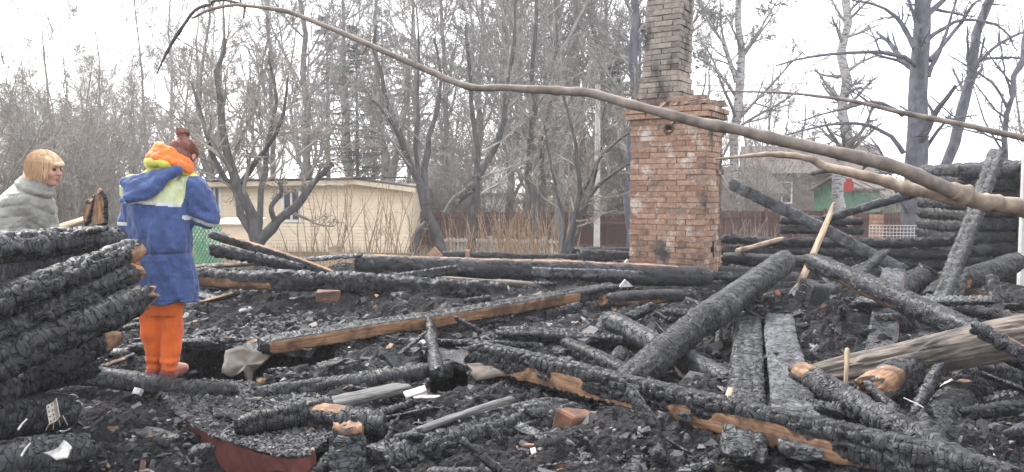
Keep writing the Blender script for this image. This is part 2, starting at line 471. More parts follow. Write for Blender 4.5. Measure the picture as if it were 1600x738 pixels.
def terr(x, y, fine=False):
    x = np.asarray(x, float); y = np.asarray(y, float)
    h = .40 + .03 * sm(6, 10, y) + 0 * x
    for cx, cy, rx, ry, a in MOUNDS:
        h = h + a * np.exp(-(((x - cx) / rx) ** 2 + ((y - cy) / ry) ** 2))
    p = np.stack([x, y, np.zeros_like(x)], -1)
    h = h + .085 * fbm(p * 1.5, 3, 3) + .03 * fbm(p * 5, 2, 9)
    out = np.maximum(sm(12.6, 14.6, y), np.maximum(sm(-4.6, -6.2, x), sm(9.5, 11.5, x)))
    out = np.maximum(out, sm(2.0, 1.0, y) * 0.6)
    h = h * (1 - out) - .03 * out
    for cx, cy, rx, ry, a in PITS:
        w = fbm(p * 4, 3, 77) * .22
        r = np.sqrt(((x - cx) / rx) ** 2 + ((y - cy) / ry) ** 2) + w
        h = h - a * sm(1.04, .84, r)
    return h

def build_terrain():
    nr, nc = 340, 400
    d = 2.0 * (15.5 / 2.0) ** (np.linspace(0, 1, nr))
    u = np.linspace(-.86, .86, nc)
    Y = np.repeat(d[:, None], nc, 1); X = u[None, :] * (d[:, None] + 1.5)
    x = X.ravel(); y = Y.ravel()
    h = terr(x, y)
    p = np.stack([x, y, h], 1)
    amp = np.clip(1 - np.maximum(sm(12.8, 14.2, y), sm(-4.8, -6, x)), .12, 1)
    F1, F2, I = worley(p * np.array([9, 9, 9]) + fbm(p * 5, 2, 5)[:, None] * .5, 11, .9)
    G1, G2, J = worley(p * 22 + 3.3, 21, .9)
    h2 = h + amp * ((.045 * (I - .35) + .02 * sm(0, .35, F2 - F1)) + .018 * (J - .3) + .008 * sm(0, .3, G2 - G1) + .012 * fbm(p * 40, 2, 4))
    V = np.stack([x + amp * .012 * vnoise(p * 25, 31), y, h2], 1)
    idx = np.arange(nr * nc).reshape(nr, nc)
    Q = np.stack([idx[:-1, :-1], idx[:-1, 1:], idx[1:, 1:], idx[1:, :-1]], -1).reshape(-1, 4)
    link('ground_debris', mesh('ground_debris', V, Q, [M['terrain']], attrs=None), kind='structure')
    # the garden ground out to the horizon
    g = np.concatenate([np.linspace(-900, -60, 8), np.linspace(-50, 50, 60), np.linspace(60, 900, 8)])
    gy = np.concatenate([[-40, -10], np.linspace(0, 60, 60), np.linspace(75, 1500, 10)])
    XX, YY = np.meshgrid(g, gy)
    pp = np.stack([XX.ravel(), YY.ravel(), 0 * XX.ravel()], 1)
    zz = -.06 + .04 * vnoise(pp * .6, 8)
    inside = (np.abs(pp[:, 0]) < 9) & (pp[:, 1] < 13.5)
    zz = np.where(inside, -1.6, zz)
    idx = np.arange(XX.size).reshape(XX.shape)
    Q = np.stack([idx[:-1, :-1], idx[:-1, 1:], idx[1:, 1:], idx[1:, :-1]], -1).reshape(-1, 4)
    link('ground', mesh('ground', np.stack([pp[:, 0], pp[:, 1], zz], 1), Q, [M['ground']], True), kind='structure')
build_terrain()

TONES = np.array([(.018, .018, .020), (.035, .035, .038), (.055, .055, .06), (.10, .10, .105), (.17, .165, .16), (.33, .31, .29), (.60, .59, .56), (.17, .10, .065), (.28, .12, .075), (.34, .22, .13)])
TPROB = np.array([.22, .27, .21, .13, .08, .025, .008, .032, .007, .018])

def build_rubble(name, n, seed, dmin, dmax, s0, s1, zoff, label, keep=None, zf=None, xr=.84, prob=None):
    rng = np.random.default_rng(seed)
    d = dmin * (dmax / dmin) ** rng.random(n)
    x = rng.uniform(-.84, xr, n) * d
    y = d
    if keep is not None:
        k = keep(x, y); x, y, d = x[k], y[k], d[k]; n = len(x)
    for cx, cy, rx, ry, a in (PITS[:2] if zf is None else ()):
        k = ((x - cx) / rx) ** 2 + ((y - cy) / ry) ** 2 > .95; x, y, d = x[k], y[k], d[k]
    n = len(x)
    z = terr(x, y) if zf is None else zf(x, y)
    s = (s0 + (s1 - s0) * rng.random(n) ** 3.2) * (.45 + d * .13)
    dims = np.stack([s * rng.uniform(.7, 1.9, n), s * rng.uniform(.4, 1.0, n), s * rng.uniform(.18, .6, n)], 1)
    c = np.array([(-1, -1, -1), (1, -1, -1), (1, 1, -1), (-1, 1, -1), (-1, -1, 1), (1, -1, 1), (1, 1, 1), (-1, 1, 1)], float) * .5
    v = c[None] * dims[:, None] * (1 + rng.uniform(-.42, .42, (n, 8, 3)))
    v[:, 4:, :2] *= rng.uniform(.45, 1.0, (n, 1, 1))
    ang = rng.uniform(0, 6.283, n); ax = rng.normal(0, .38, n); ay = rng.normal(0, .38, n)
    def rot(v, a, i, j):
        ca, sa = np.cos(a)[:, None], np.sin(a)[:, None]
        p, q = v[..., i] * ca - v[..., j] * sa, v[..., i] * sa + v[..., j] * ca
        v[..., i] = p; v[..., j] = q
    rot(v, ax, 1, 2); rot(v, ay, 0, 2); rot(v, ang, 0, 1)
    v += np.stack([x, y, z + dims[:, 2] * .25 + zoff], 1)[:, None]
    f = np.array([(0, 3, 2, 1), (4, 5, 6, 7), (0, 1, 5, 4), (1, 2, 6, 5), (2, 3, 7, 6), (3, 0, 4, 7)])
    F = (np.arange(n) * 8)[:, None, None] + f[None]
    pr = TPROB if prob is None else np.array(prob); t = rng.choice(len(TONES), n, p=pr / pr.sum())
    ashy = fbm(np.stack([x * .9, y * .9, 0 * x], 1), 3, 55) > .25
    t = np.where(ashy & (rng.random(n) < .25) & (prob is None), 4, t)
    cc = TONES[t] * rng.uniform(.7, 1.3, (n, 1))
    col = np.repeat(cc[:, None], 8, 1).reshape(-1, 3)
    link(name, mesh(name, v.reshape(-1, 3), F.reshape(-1, 4), [M['rubble']], attrs={'col': col}), label=label, cat='rubble', kind='stuff')

build_rubble('rubble', 25000, 4, 2.6, 14, .012, .060, .01, 'loose charcoal lumps, ash and splinters covering the burnt floor')
build_rubble('rubble', 13000, 5, 2.4, 8, .008, .026, .012, 'fine grey and black charcoal crumbs between the beams', keep=None)

build_rubble('rubble', 2600, 6, 2.8, 7, .035, .085, .015, 'large rounded charcoal lumps heaped between the beams', prob=(.2, .35, .25, .1, .05, .01, .002, .02, .004, .006))

# ------------------------------------------------------------------ charred logs, beams and boards
def log_mesh(name, L, w, h, n=2.2, res=.013, cell=(.045, .06), depth=.012, seed=0, patches=(), ends=('char', 'char'), taper=0.0, wob=.014,
             bend=0.0, jag=(.03, .03), lump=.08, mats=None, groove=0.0, erode=0.0, flat_w=None):
    """length L along X, width w along Y, height h along Z; superellipse exponent n; patches (s0, s1, angle, halfangle)"""
    per = math.pi * (w + h) / 2 * (1.0 if n < 3 else 1.2)
    nu = max(8, int(L / res)); nv = max(10, int(per / res))
    th0 = np.linspace(0, 2 * math.pi, nv, endpoint=False)
    if n > 3:   # even spacing along a boxy outline
        tt = np.linspace(0, 2 * math.pi, 720, endpoint=False)
        q = np.stack([w / 2 * np.sign(np.cos(tt)) * np.abs(np.cos(tt)) ** (2 / n), h / 2 * np.sign(np.sin(tt)) * np.abs(np.sin(tt)) ** (2 / n)], 1)
        seg = np.linalg.norm(np.roll(q, -1, 0) - q, axis=1); cum = np.concatenate([[0], np.cumsum(seg)])
        th0 = np.interp(np.linspace(0, cum[-1], nv, endpoint=False), cum[:-1], tt)
    s = np.linspace(0, 1, nu)
    S, TH = np.meshgrid(s, th0, indexing='ij')
    ct, st = np.cos(TH), np.sin(TH)
    cy = np.sign(ct) * np.abs(ct) ** (2 / n) * w / 2; cz = np.sign(st) * np.abs(st) ** (2 / n) * h / 2
    X = S * L
    rnd = seed * 7.31
    P = np.stack([X.ravel(), cy.ravel(), cz.ravel()], 1)
    lf = fbm(P * np.array([2.2, 5, 5]) + rnd, 3, seed)
    rr = 1 + lump * lf - taper * (S.ravel() - .5)
    if erode: rr = rr - erode * sm(.1, .9, fbm(P * np.array([3, 3, 3]) + rnd + 5, 2, seed + 3))
    # burnt away ends
    e = np.minimum(X, L - X).ravel()
    rr = rr * (1 - .16 * np.exp(-e / (.35 * min(w, h) + .01)))
    Nn = np.stack([0 * P[:, 0], P[:, 1] / (w * w), P[:, 2] / (h * h)], 1); Nn /= np.linalg.norm(Nn, axis=1, keepdims=True) + 1e-9
    Q = P * np.array([1, 1, 1]); Q[:, 1] *= rr; Q[:, 2] *= rr
    wood = np.zeros(len(P))
    ang = TH.ravel()
    for s0, s1, a, ha in patches:
        da = np.abs((ang - math.radians(a) + math.pi) % (2 * math.pi) - math.pi)
        fz = np.clip(np.sin(math.pi * np.clip((S.ravel() - s0) / (s1 - s0), .02, .98)), 0, 1) ** .45 if (s0 > .02 and s1 < .99 and s1 - s0 > .12) else 1.0
        m = sm(math.radians(ha) * 1.15, math.radians(ha) * .75, da / fz + .18 * vnoise(P * np.array([9, 12, 12]) + 3, seed))
        xx = S.ravel() + .03 * vnoise(P * 9, seed + 5)
        m = m * sm(s0 - .01, s0 + .012, xx) * sm(s1 + .01, s1 - .012, xx)
        wood = np.maximum(wood, m)
    if cell:
        pc = Q / np.array([cell[0], cell[1], cell[1]]) + rnd
        pc = pc +   .24 * np.stack([fbm(Q * 9 + rnd + k, 2, seed + k) for k in (0, 11, 23)], 1)
        F1, F2, I = worley(pc, seed, .52, 3.0)
        e2 = F2 - F1
        dsp = -depth * 1.3 * (1 - sm(.03, .17, e2)) + depth * .45 * (I - .5) + depth * .12 * sm(0, .7, e2)
        G1, G2, J = worley(pc * 2.3 + 9, seed + 40, .9)
        dsp = dsp + depth * .15 * (J - .5)
    else:
        dsp = depth * .3 * fbm(Q * np.array([8, 30, 30]), 3, seed)
    if groove:   # long drying cracks
        g = worley(Q * np.array([1.3, 17, 17]) + rnd + .3 * fbm(Q * np.array([1.5, 6, 6]), 2, seed)[:, None], seed + 3, .9)
        dsp = dsp - groove * (1 - sm(0, .17, g[1] - g[0])) * sm(-.35, .2, vnoise(Q * np.array([3, 9, 9]), seed + 6))
    dsp = dsp * (1 - .92 * wood) - .006 * wood * (1 if cell else 0)
    Q = Q + Nn * dsp[:, None]
    # irregular ends
    jf = lambda q, sd: jag[sd] * (vnoise(q * np.array([0, 16, 16]) + rnd + sd, seed + 8) + .6 * vnoise(q * np.array([0, 45, 45]) + 2, seed + 9))
    j0 = jf(Q, 0); j1 = jf(Q, 1)
    sx = S.ravel()
    Q[:, 0] += j0 * np.clip(1 - sx * L / .15, 0, 1) + j1 * np.clip(1 - (1 - sx) * L / .15, 0, 1)
    # bow and wobble
    Q[:, 2] += bend * np.sin(math.pi * sx) * L + wob * vnoise(np.stack([sx * L * 1.3 + rnd, 0 * sx, 0 * sx], 1), seed)
    Q[:, 1] += wob * vnoise(np.stack([sx * L * 1.3 + rnd, 0 * sx + 5.5, 0 * sx], 1), seed + 1)
    V = [Q]; W = [wood]
    idx = np.arange(nu * nv).reshape(nu, nv)
    nx = np.roll(idx, -1, 1)
    F4 = [np.stack([idx[:-1], nx[:-1], nx[1:], idx[1:]], -1).reshape(-1, 4)]; F3 = []
    base = nu * nv
    for side, row, sg in ((0, idx[0], -1), (1, idx[-1], 1)):
        ring = Q[row]; c = ring.mean(0); prev = row
        wv = 1.0 if ends[side] == 'wood' else (.55 if ends[side] == 'half' else 0.0)
        for k, f in enumerate((.93, .68, .36)):
            r = c + (ring - c) * f
            r = r.copy(); r[:, 0] = (0 if side == 0 else L) + jf(r, side) + sg * .010 * (1 - f)
            V.append(r); W.append(np.full(nv, wv))
            cur = base + np.arange(nv); base += nv
            a, b_ = prev, cur
            q = np.stack([a, b_, np.roll(b_, -1), np.roll(a, -1)], -1)
            F4.append(q if side == 0 else q[:, ::-1]); prev = cur
        V.append(c[None]); W.append(np.array([wv])); ci = base; base += 1
        t = np.stack([prev, np.full(nv, ci), np.roll(prev, -1)], -1)
        F3.append(t if side == 0 else t[:, ::-1])
    return mesh(name, np.concatenate(V), F4 + F3, mats, True, {'wood': np.concatenate(W)})

def frame(p0, p1, roll=0):
    x = Vector(p1) - Vector(p0); L = x.length; x.normalize()
    y = Vector((0, 0, 1)).cross(x)
    if y.length < .05: y = Vector((1, 0, 0))
    y.normalize(); z = x.cross(y)
    m = Matrix(((x.x, y.x, z.x, 0), (x.y, y.y, z.y, 0), (x.z, y.z, z.z, 0), (0, 0, 0, 1)))
    return Matrix.Translation(Vector(p0)) @ m @ Matrix.Rotation(math.radians(roll), 4, 'X'), L

_seed = [10]
def log(label, p0, p1, w, h=None, name='charred_log', cat='log', mat='char', roll=0, res=None, group=None, parent=None, tri=None, **kw):
    _seed[0] += 1
    h = h or w
    Mx, L = frame(p0, p1, roll)
    dist = min(np.linalg.norm(np.array(p0)), np.linalg.norm(np.array(p1)))
    res = res or (.0103 + .0022 * max(0, dist - 3))
    if 'cell' not in kw: kw['cell'] = (.044 + .0015 * dist, .085 + .0015 * dist); kw.setdefault('depth', .012)
    pt = []
    for a in kw.get('patches', ()):
        if isinstance(a[2], tuple):
            v = Mx.to_3x3().inverted() @ Vector(a[2]); pt.append((a[0], a[1], math.degrees(math.atan2(v.z, v.y)), a[3]))
        else: pt.append(a)
    kw['patches'] = pt
    if kw['cell']:
        q = random.Random(_seed[0]); f = q.uniform(.78, 1.35); kw['cell'] = (kw['cell'][0] * f, kw['cell'][1] * f * q.uniform(.8, 1.3)); kw['depth'] = kw.get('depth', .012) * q.uniform(.7, 1.45)
    me = log_mesh(name, L, w, h, res=res, seed=_seed[0], mats=[M[mat]], **kw)
    return link(name, me, parent, mat=Mx, label=label, cat=cat, group=group)
def beam(label, p0, p1, w, h, name='charred_beam', cat='beam', **kw):
    kw.setdefault('n', 7); kw.setdefault('lump', .06); kw.setdefault('mat', 'char_plank')
    return log(label, p0, p1, w, h, name=name, cat=cat, **kw)

# --- the pile of wall logs at the left edge
log('thick charred log topping the pile at the left edge', A(-90, 394, 3.0), A(186, 374, 4.7), .145, lump=.10, taper=-.15)
beam('thin charred board resting on the topmost log of the left pile', A(-60, 385, 3.25), A(150, 356, 4.3), .16, .035, name='charred_board', cat='board')
beam('added charred board standing in for the dark shade in the gap of the left pile', A(-120, 442, 3.5), A(150, 398, 5.0), .04, .25, name='charred_board', cat='board', depth=.008)  # board added on edge so the gap reads as deep shade
log('deeply cracked charred log with an orange unburnt wedge at its upper end', A(-90, 512, 2.9), A(210, 388, 4.25), .14, taper=-.10,
    patches=((.90, 1.0, (.6, -1, -.5), 60),), ends=('char', 'wood'), depth=.015)
log('charred log with a round tan cut end just below the orange wedge', A(-90, 556, 2.95), A(216, 424, 4.15), .135, ends=('char', 'wood'), depth=.015, patches=((.955, 1, (.3, -1, 0), 100),))
log('lowest slanting log of the left pile with a splintered pale end', A(-90, 602, 2.9), A(226, 462, 4.05), .165, ends=('char', 'wood'), jag=(.03, .08), depth=.015, patches=((.955, 1, (.3, -1, 0), 100),))
log('charred log end with a brown triangular face beside the orange trousers', A(-60, 640, 3.1), A(172, 524, 4.2), .17, ends=('char', 'wood'), jag=(.03, .07), taper=.3, patches=((.88, 1, (.6, -1, -.2), 60),))
log('charred log low in the left pile with a grained brown stub end', A(-80, 610, 3.3), A(140, 572, 4.1), .17, ends=('char', 'half'))
log('charred log beneath the perforated plate in the left pile', A(-90, 668, 3.0), A(108, 640, 3.75), .19, ends=('char', 'char'), cell=(.035, .10))
log('lowest charred log at the left corner under the pile', A(-90, 745, 2.85), A(130, 712, 3.45), .20, cell=(.03, .09))
beam('short charred board pointing to the camera with an orange streak', G(150, 645, .36), G(152, 760, .30), .09, .04, name='charred_board', cat='board', patches=((.45, 1, 90, 35),))
log('charred log lying under the feet of the woman in the blue jacket', G(112, 586, .50), G(366, 612, .49), .125, taper=.1)

# --- centre, back
log('long charred beam crossing behind the blue jacket, with a tan underside strip', A(300, 434, 7.2), A(790, 452, 7.6), .20, .19, n=3, lump=.14,
    patches=((.0, .26, (0, -1, -.6), 30),), cell=(.06, .07), depth=.02, erode=.1)
log('long charred log with a pale weathered upper edge in front of the stove', A(556, 413, 8.7), A(1108, 432, 9.1), .24, .25, ends=('half', 'char'), patches=((.02, .9, 100, 12),), cell=(.12, .07), lump=.1)
beam('short split charred timber lying on the log in front of the stove', A(832, 423, 8.6), A(1004, 431, 8.7), .10, .10, lump=.15)
beam('charred plank with a whitish upper edge slanting down by the cream house', A(330, 366, 7.9), A(520, 428, 8.1), .20, .09, patches=((.12, 1, 80, 38),), mat='char', ends=('char', 'wood'), name='charred_plank', cat='plank')  # upper edge carries a pale bare-wood patch
log('short burnt branch stub below the whitish slanting plank', A(328, 388, 7.6), A(470, 420, 7.9), .13, taper=.4)
beam('low brown-edged board behind the blue jacket', A(300, 418, 7.8), A(560, 400, 8.6), .16, .05, name='charred_board', cat='board', patches=((.0, .7, (0, -1, 0), 30),))
beam('long plank with bright orange unburnt side crossing the middle of the ruin', G(410, 545, .53), A(962, 450, 7.6), .13, .12, name='charred_plank', cat='plank',
     patches=((.0, .86, (.25, -1, -.15), 38),), mat='char', roll=14, lump=.03)
log('charred log in front of the two pits in the floor', G(398, 618, .47), G(702, 574, .50), .13, lump=.2, erode=.2)
log('short upright charred stub above the small pit', G(684, 580, .54), A(672, 522, 5.9), .09, lump=.2)
beam('pale grey scorched plank near the middle, below the long pit log', G(366, 660, .52), G(628, 604, .54), .15, .05, name='charred_plank', cat='plank', mat='grey_wood', cell=None, groove=.008)
log('charred block with a tan split top near the centre bottom', G(478, 650, .53), G(600, 662, .53), .15, lump=.2, patches=((.0, .5, 90, 45),), ends=('half', 'char'))
log('short thick log stub standing in ash at the bottom, cracked like scales', G(543, 762, .36), G(545, 668, .60), .17, ends=('char', 'half'), patches=((.9, 1, 90, 180),))
log('charred bough lying left of the scaly stub', G(372, 668, .53), G(520, 636, .56), .13, lump=.2, erode=.2, ends=('char', 'char'))
log('broad rough charred timber sunk in the ash at the bottom centre', G(585, 722, .40), G(885, 636, .44), .27, .18, lump=.2, erode=.15, cell=(.07, .05), depth=.015)
beam('grey board edge running along the broad sunken timber', G(655, 672, .50), G(800, 626, .54), .05, .03, name='charred_board', cat='board', mat='grey_wood', cell=None)

# --- centre, right
beam('long foreground beam with orange unburnt streaks along its lower side', G(738, 552, .56), A(1580, 762, 3.05), .175, .20, n=5, lump=.03,
     patches=((.14, .38, (-.3, -1, -.20), 18), (.27, .48, (-.3, -1, -.28), 16), (.46, .84, (-.3, -1, -.22), 20)), mat='char', wob=.005, roll=-6, cell=(.05, .08), depth=.011, res=.0075)
log('thick charred log lying diagonally before the stove, lower half', G(975, 606, .48), A(1112, 488, 5.9), .21, cell=(.045, .08))
log('thick charred log lying diagonally before the stove, upper half raised', A(1088, 510, 5.75), A(1228, 408, 7.6), .235, cell=(.05, .085), depth=.014)
log('short charred log crossing under the diagonal log by the stove', A(950, 500, 6.3), A(1140, 600, 4.95), .17, ends=('half', 'char'))
log('thin dark charred log end with an orange splinter', G(880, 534, .53), G(1050, 628, .46), .12, ends=('wood', 'char'), jag=(.08, .03))
log('short stub of charred log under the diagonal log', G(1085, 650, .36), G(1105, 590, .44), .12)
beam('wide charred plank running away from the camera, left of the pair', G(1160, 712, .48), A(1167, 494, 6.6), .215, .06, name='charred_plank', cat='plank', cell=(.032, .06), depth=.012, lump=.03)
beam('wide charred plank running away from the camera, right of the pair', G(1262, 712, .44), A(1216, 496, 7.0), .235, .05, name='charred_plank', cat='plank', cell=(.032, .06), depth=.012, lump=.03, seed_=0) if False else \
beam('wide charred plank running away from the camera, right of the pair', G(1254, 712, .48), A(1215, 494, 6.6), .24, .06, name='charred_plank', cat='plank', cell=(.032, .06), depth=.012, lump=.03)
log('charred log with a pale chipped upper end slanting to the bottom edge', G(1246, 580, .60), A(1560, 765, 3.1), .15, patches=((.0, .10, 120, 60),), ends=('wood', 'char'), depth=.014)
log('big pale weathered log with long drying cracks at the right', A(1268, 590, 5.15), A(1680, 512, 4.3), .24, .24, mat='weathered', cell=None, groove=.022, res=.0075, taper=-.22, name='weathered_log', lump=.05, ends=('char', 'half'), jag=(.02, .02), wob=.01)
log('charred stump with a bright splintered tan end leaning on the weathered log', A(1452, 566, 4.95), A(1362, 612, 4.35), .20, patches=((.70, 1, 60, 60), (.55, 1, 170, 35)), ends=('char', 'wood'), jag=(.03, .10), n=3)
log('long slanting charred log with an orange strip on its underside, upper right', A(1266, 408, 6.9), A(1640, 572, 4.5), .175, patches=((.12, .52, (-.3, -1, -.75), 30),), cell=(.05, .08), wob=.01)
log('broken burnt end lying across the weathered log', A(1520, 512, 4.35), A(1640, 578, 4.1), .10, ends=('char', 'wood'), patches=((.4, 1, 60, 40),), jag=(.04, .06))
beam('grey scaly beam leaning up against the burnt corner', A(1462, 492, 7.0), A(1562, 236, 7.6), .165, .07, cell=(.035, .045), lump=.08)
beam('short grey piece at the foot of the leaning scaly beam', A(1486, 492, 7.1), A(1506, 418, 7.5), .12, .06)
beam('long thin beam slanting down from the stove side to the right', A(1142, 288, 9.6), A(1416, 424, 8.6), .05, .15, lump=.05)
beam('short grey brace lying on the thin slanting beam', A(1336, 432, 8.1), A(1384, 392, 8.4), .10, .06)
log('thin black pole rising to the right towards the fallen branch', A(1288, 342, 9.3), A(1432, 302, 8.6), .11, name='charred_pole', cat='pole')
beam('fresh pale splintered lath standing in the debris', A(1238, 470, 7.3), A(1302, 324, 7.4), .085, .03, name='broken_lath', cat='lath', mat='pale_wood', cell=None, jag=(.08, .14), taper=.35)
beam('grey board standing away from the camera behind the weathered log', A(1372, 562, 5.7), A(1398, 420, 7.4), .215, .04, name='charred_plank', cat='plank', cell=(.028, .045), patches=((.0, .9, 180, 22),))
log('rounded charred log end facing the camera beside the leaning beam', A(1380, 470, 7.2), A(1440, 432, 8.4), .26, lump=.12)
log('second rounded charred log end near the leaning beam', A(1452, 470, 7.6), A(1490, 440, 8.6), .22, lump=.12)
log('thin dark log crossing at the foot of the burnt corner', A(1450, 466, 6.6), A(1650, 512, 6.0), .12)
log('charred log stub with a flat top before the burnt corner', A(1505, 440, 7.6), A(1590, 408, 8.4), .22, ends=('half', 'char'))
log('short upright burnt post with a pale scar before the burnt corner', A(1560, 500, 7.0), A(1549, 432, 7.3), .14, patches=((.3, 1, 200, 40),), ends=('char', 'wood'), name='charred_post', cat='post')
log('thick charred log with ridged grain and a tan cut end, lower right', A(1505, 618, 4.75), A(1428, 716, 3.75), .24, ends=('half', 'wood'), patches=((.0, .12, 60, 50),), cell=(.025, .12), depth=.012)
log('flat grey burnt timber at the right edge bottom', G(1500, 682, .36), G(1680, 652, .40), .13, .10, lump=.15)
log('dark log lying in shade beneath the weathered log', A(1395, 604, 5.3), A(1690, 590, 4.9), .30, depth=.015)
log('broken dark timber at the right edge behind the grey one', G(1560, 742, .30), G(1680, 700, .36), .14, lump=.2)
log('pair of charred log stubs under the foreground beam', G(1120, 770, .16), G(1215, 712, .16), .17)
log('charred stub with broken face at the bottom under the foreground beam', G(1210, 775, .18), G(1260, 726, .18), .14)
log('charred log leaning at the foot of the mound, left of the pale lath', A(1256, 470, 6.9), A(1300, 452, 7.6), .16)
log('charred timber half buried left of the stove', A(905, 400, 11.0), A(990, 404, 11.2), .22, lump=.15)
log('tapering charred beam lying behind the orange plank', A(940, 468, 7.4), A(1062, 462, 7.8), .15, patches=((.1, .8, (0, -1, -.6), 26),), ends=('wood', 'char'))
log('reddish scorched strip on top of the debris behind the long beam', A(690, 436, 8.0), A(832, 444, 8.1), .10, .06, n=5, mat='weathered', cell=None, name='scorched_board', cat='board')
log('charred beam lying far back behind the pale edged log', A(690, 402, 11.2), A(905, 404, 11.6), .16, lump=.2)
log('far charred log right behind the stove foot', A(1126, 428, 10.2), A(1260, 440, 9.6), .2)
log('charred log lying on the mound right of the stove', A(1130, 404, 11.0), A(1300, 410, 10.4), .18)
log('pale stick lying on the low log wall by the stove', A(1150, 392, 10.8), A(1222, 372, 11.2), .07, mat='pale_wood', cell=None, name='pale_stick', cat='stick')
beam('torn grey triangular board with a raw split side', G(1246, 606, .52), G(1330, 712, .44), .19, .03, name='charred_board', cat='board', mat='grey_wood', cell=None, patches=((.1, 1, 180, 30),), taper=-.5, jag=(.1, .02))
log('upright pale splinter beside the left wide plank', G(1132, 655, .46), A(1142, 610, 4.45), .05, .04, mat='pale_wood', cell=None, name='pale_splinter', cat='splinter', taper=.4, res=.01)
log('thin pale stake standing before the weathered log', A(1320, 612, 4.6), A(1321, 545, 4.7), .022, mat='pale_wood', cell=None, name='wooden_stake', cat='stake', res=.008, jag=(0, 0))

# --- small charred fragments, individually placed, sharing meshes
frag = []
for k in range(12):
    L = (.22, .3, .16, .38, .26, .2, .45, .18, .33, .24, .28, .14)[k]
    w = (.06, .05, .08, .07, .10, .045, .06, .09, .04, .07, .05, .1)[k]
    frag.append(log_mesh('charred_fragment', L, w, w * (.35, .8, .6, .3, .25, .9, .5, .7, .8, .3, .6, .8)[k], n=(2.4, 6)[k % 2], res=.011, cell=(.03, .04), depth=.007, seed=300 + k,
                         patches=((.2, .9, 90, 50),) if k in (3, 8) else (), ends=('wood', 'char') if k in (1, 6, 8) else ('char', 'char'), mats=[M['char']], wob=.01, jag=(.03, .03), lump=.2))
rg = random.Random(12)
FRK = ['flat charred chip lying', 'stubby charred fragment with a raw end', 'short thick charred chunk', 'long flat charred splinter with tan side', 'flat square charred chip', 'thin round charred stick', 'long charred sliver with a raw end', 'short fat charred chunk', 'round charred twig with a tan scar', 'thin flat charred shard', 'medium charred chunk', 'tiny blocky charred lump']
placed = 0
while placed < 260:
    d = 3.2 * (11.5 / 3.2) ** rg.random(); x = rg.uniform(-.78, .78) * d
    if any(((x - a) / (b + .15)) ** 2 + ((d - c) / (e + .15)) ** 2 < 1 for a, c, b, e, _ in PITS[:2]): continue
    if x < -.45 * d and d < 5: continue
    z = float(terr(np.array([x]), np.array([d]))[0])
    k = rg.randrange(12)
    s = rg.uniform(.7, 1.25) * (.75 + .09 * d)
    fl = FRK[k] + ' ' + ('at the very front of the debris' if d < 3.9 else 'beside the stove foot' if d > 8.6 and .8 < x < 3.6 else 'on the far debris before the cream house' if d > 8.6 and x <= .8 else 'before the low burnt wall' if d > 8.6 else
        'on the dark mound right of the stove' if d > 5.8 and 1.9 < x < 3.8 else 'below the burnt corner' if d > 5.8 and x >= 3.8 else 'behind the large pit' if d > 5.8 and x < -.9 else 'in the middle behind the orange plank' if d > 5.8 else
        'near the weathered log' if x > 2.1 else 'beside the wide planks' if x > 1 else 'round the small pit' if x > -.9 else 'round the large pit')
    o = link('charred_fragment', frag[k], loc=(x, d, z + .045), rot=(rg.uniform(0, 6), rg.gauss(0, .28), rg.uniform(0, 6.28)), label=fl, cat='wood fragment', group='charred fragments in the debris')
    o.scale = (s, s, s); placed += 1

big = []
for k in range(10):
    L = (.75, 1.1, .6, .9, 1.25, .7, .85, 1.0, .55, .65)[k]; w = (.11, .10, .14, .16, .09, .12, .18, .08, .15, .13)[k]; fl = (1, .45, .8, .25, .9, .5, .22, 1, .7, .3)[k]
    big.append(log_mesh('charred_timber', L, w, w * fl, n=(2.3, 7)[fl < .6], res=.011, cell=(.045, .06), depth=.014, seed=400 + k, patches=((.15, .7, 215, 30),) if k == 1 else (),
                        ends=('wood', 'char') if k in (2, 5) else ('char', 'char'), mats=[M['char_plank' if fl < .6 else 'char']], jag=(.05, .05), lump=.12, erode=.15))
BK = ['short round charred timber', 'long flat charred batten', 'stubby charred log piece', 'broad thin charred board', 'long slim charred branch', 'charred board with a raw end', 'wide thin charred panel', 'slim round charred stick', 'thick short charred block', 'thin charred board piece']
nb = 0
while nb < 118:
    d = 5.0 * (12.0 / 5.0) ** rg.random(); x = rg.uniform(-.76, .76) * d
    if nb < 12: d = rg.uniform(3.5, 5.2); x = rg.uniform(-.05, .72) * d
    if any(((x - a) / (b + .45)) ** 2 + ((d - c) / (e + .35)) ** 2 < 1 for a, c, b, e, _ in PITS[:2]): continue
    if x < -.26 * d and d < 5.6: continue
    if 3.3 < d < 7.2 and .24 * d < x < .43 * d: continue
    z = float(terr(np.array([x]), np.array([d]))[0]); k = rg.randrange(10)
    reg = ('at the very front' if d < 3.9 else 'beside the stove foot' if d > 8.6 and .8 < x < 3.6 else 'before the cream house' if d > 8.6 and x <= .8 else 'before the low burnt wall' if d > 8.6 else 'on the mound right of the stove' if d > 5.8 and 1.9 < x < 3.8 else
           'below the burnt corner' if d > 5.8 and x >= 3.8 else 'behind the large pit' if d > 5.8 and x < -.9 else 'behind the orange plank' if d > 5.8 else 'near the weathered log' if x > 2.1 else 'beside the wide planks' if x > 1 else 'near the small pit')
    o = link('charred_timber', big[k], loc=(x, d, z + .02 + .04 * rg.random()), rot=(rg.uniform(0, 6.28) if k in (0, 2, 4, 7, 8) else rg.gauss(0, .3), rg.gauss(0, .13), rg.choice([rg.uniform(0, 6.28), rg.gauss(0, .5), rg.gauss(2.6, .4)])),
             label=BK[k] + ' lying ' + reg + (', slanting' if nb % 2 else ''), cat='timber', group='charred timbers strewn over the debris')
    s_ = rg.uniform(.7, 1.1) * (.66 + .055 * d); o.scale = (s_, s_, s_); nb += 1

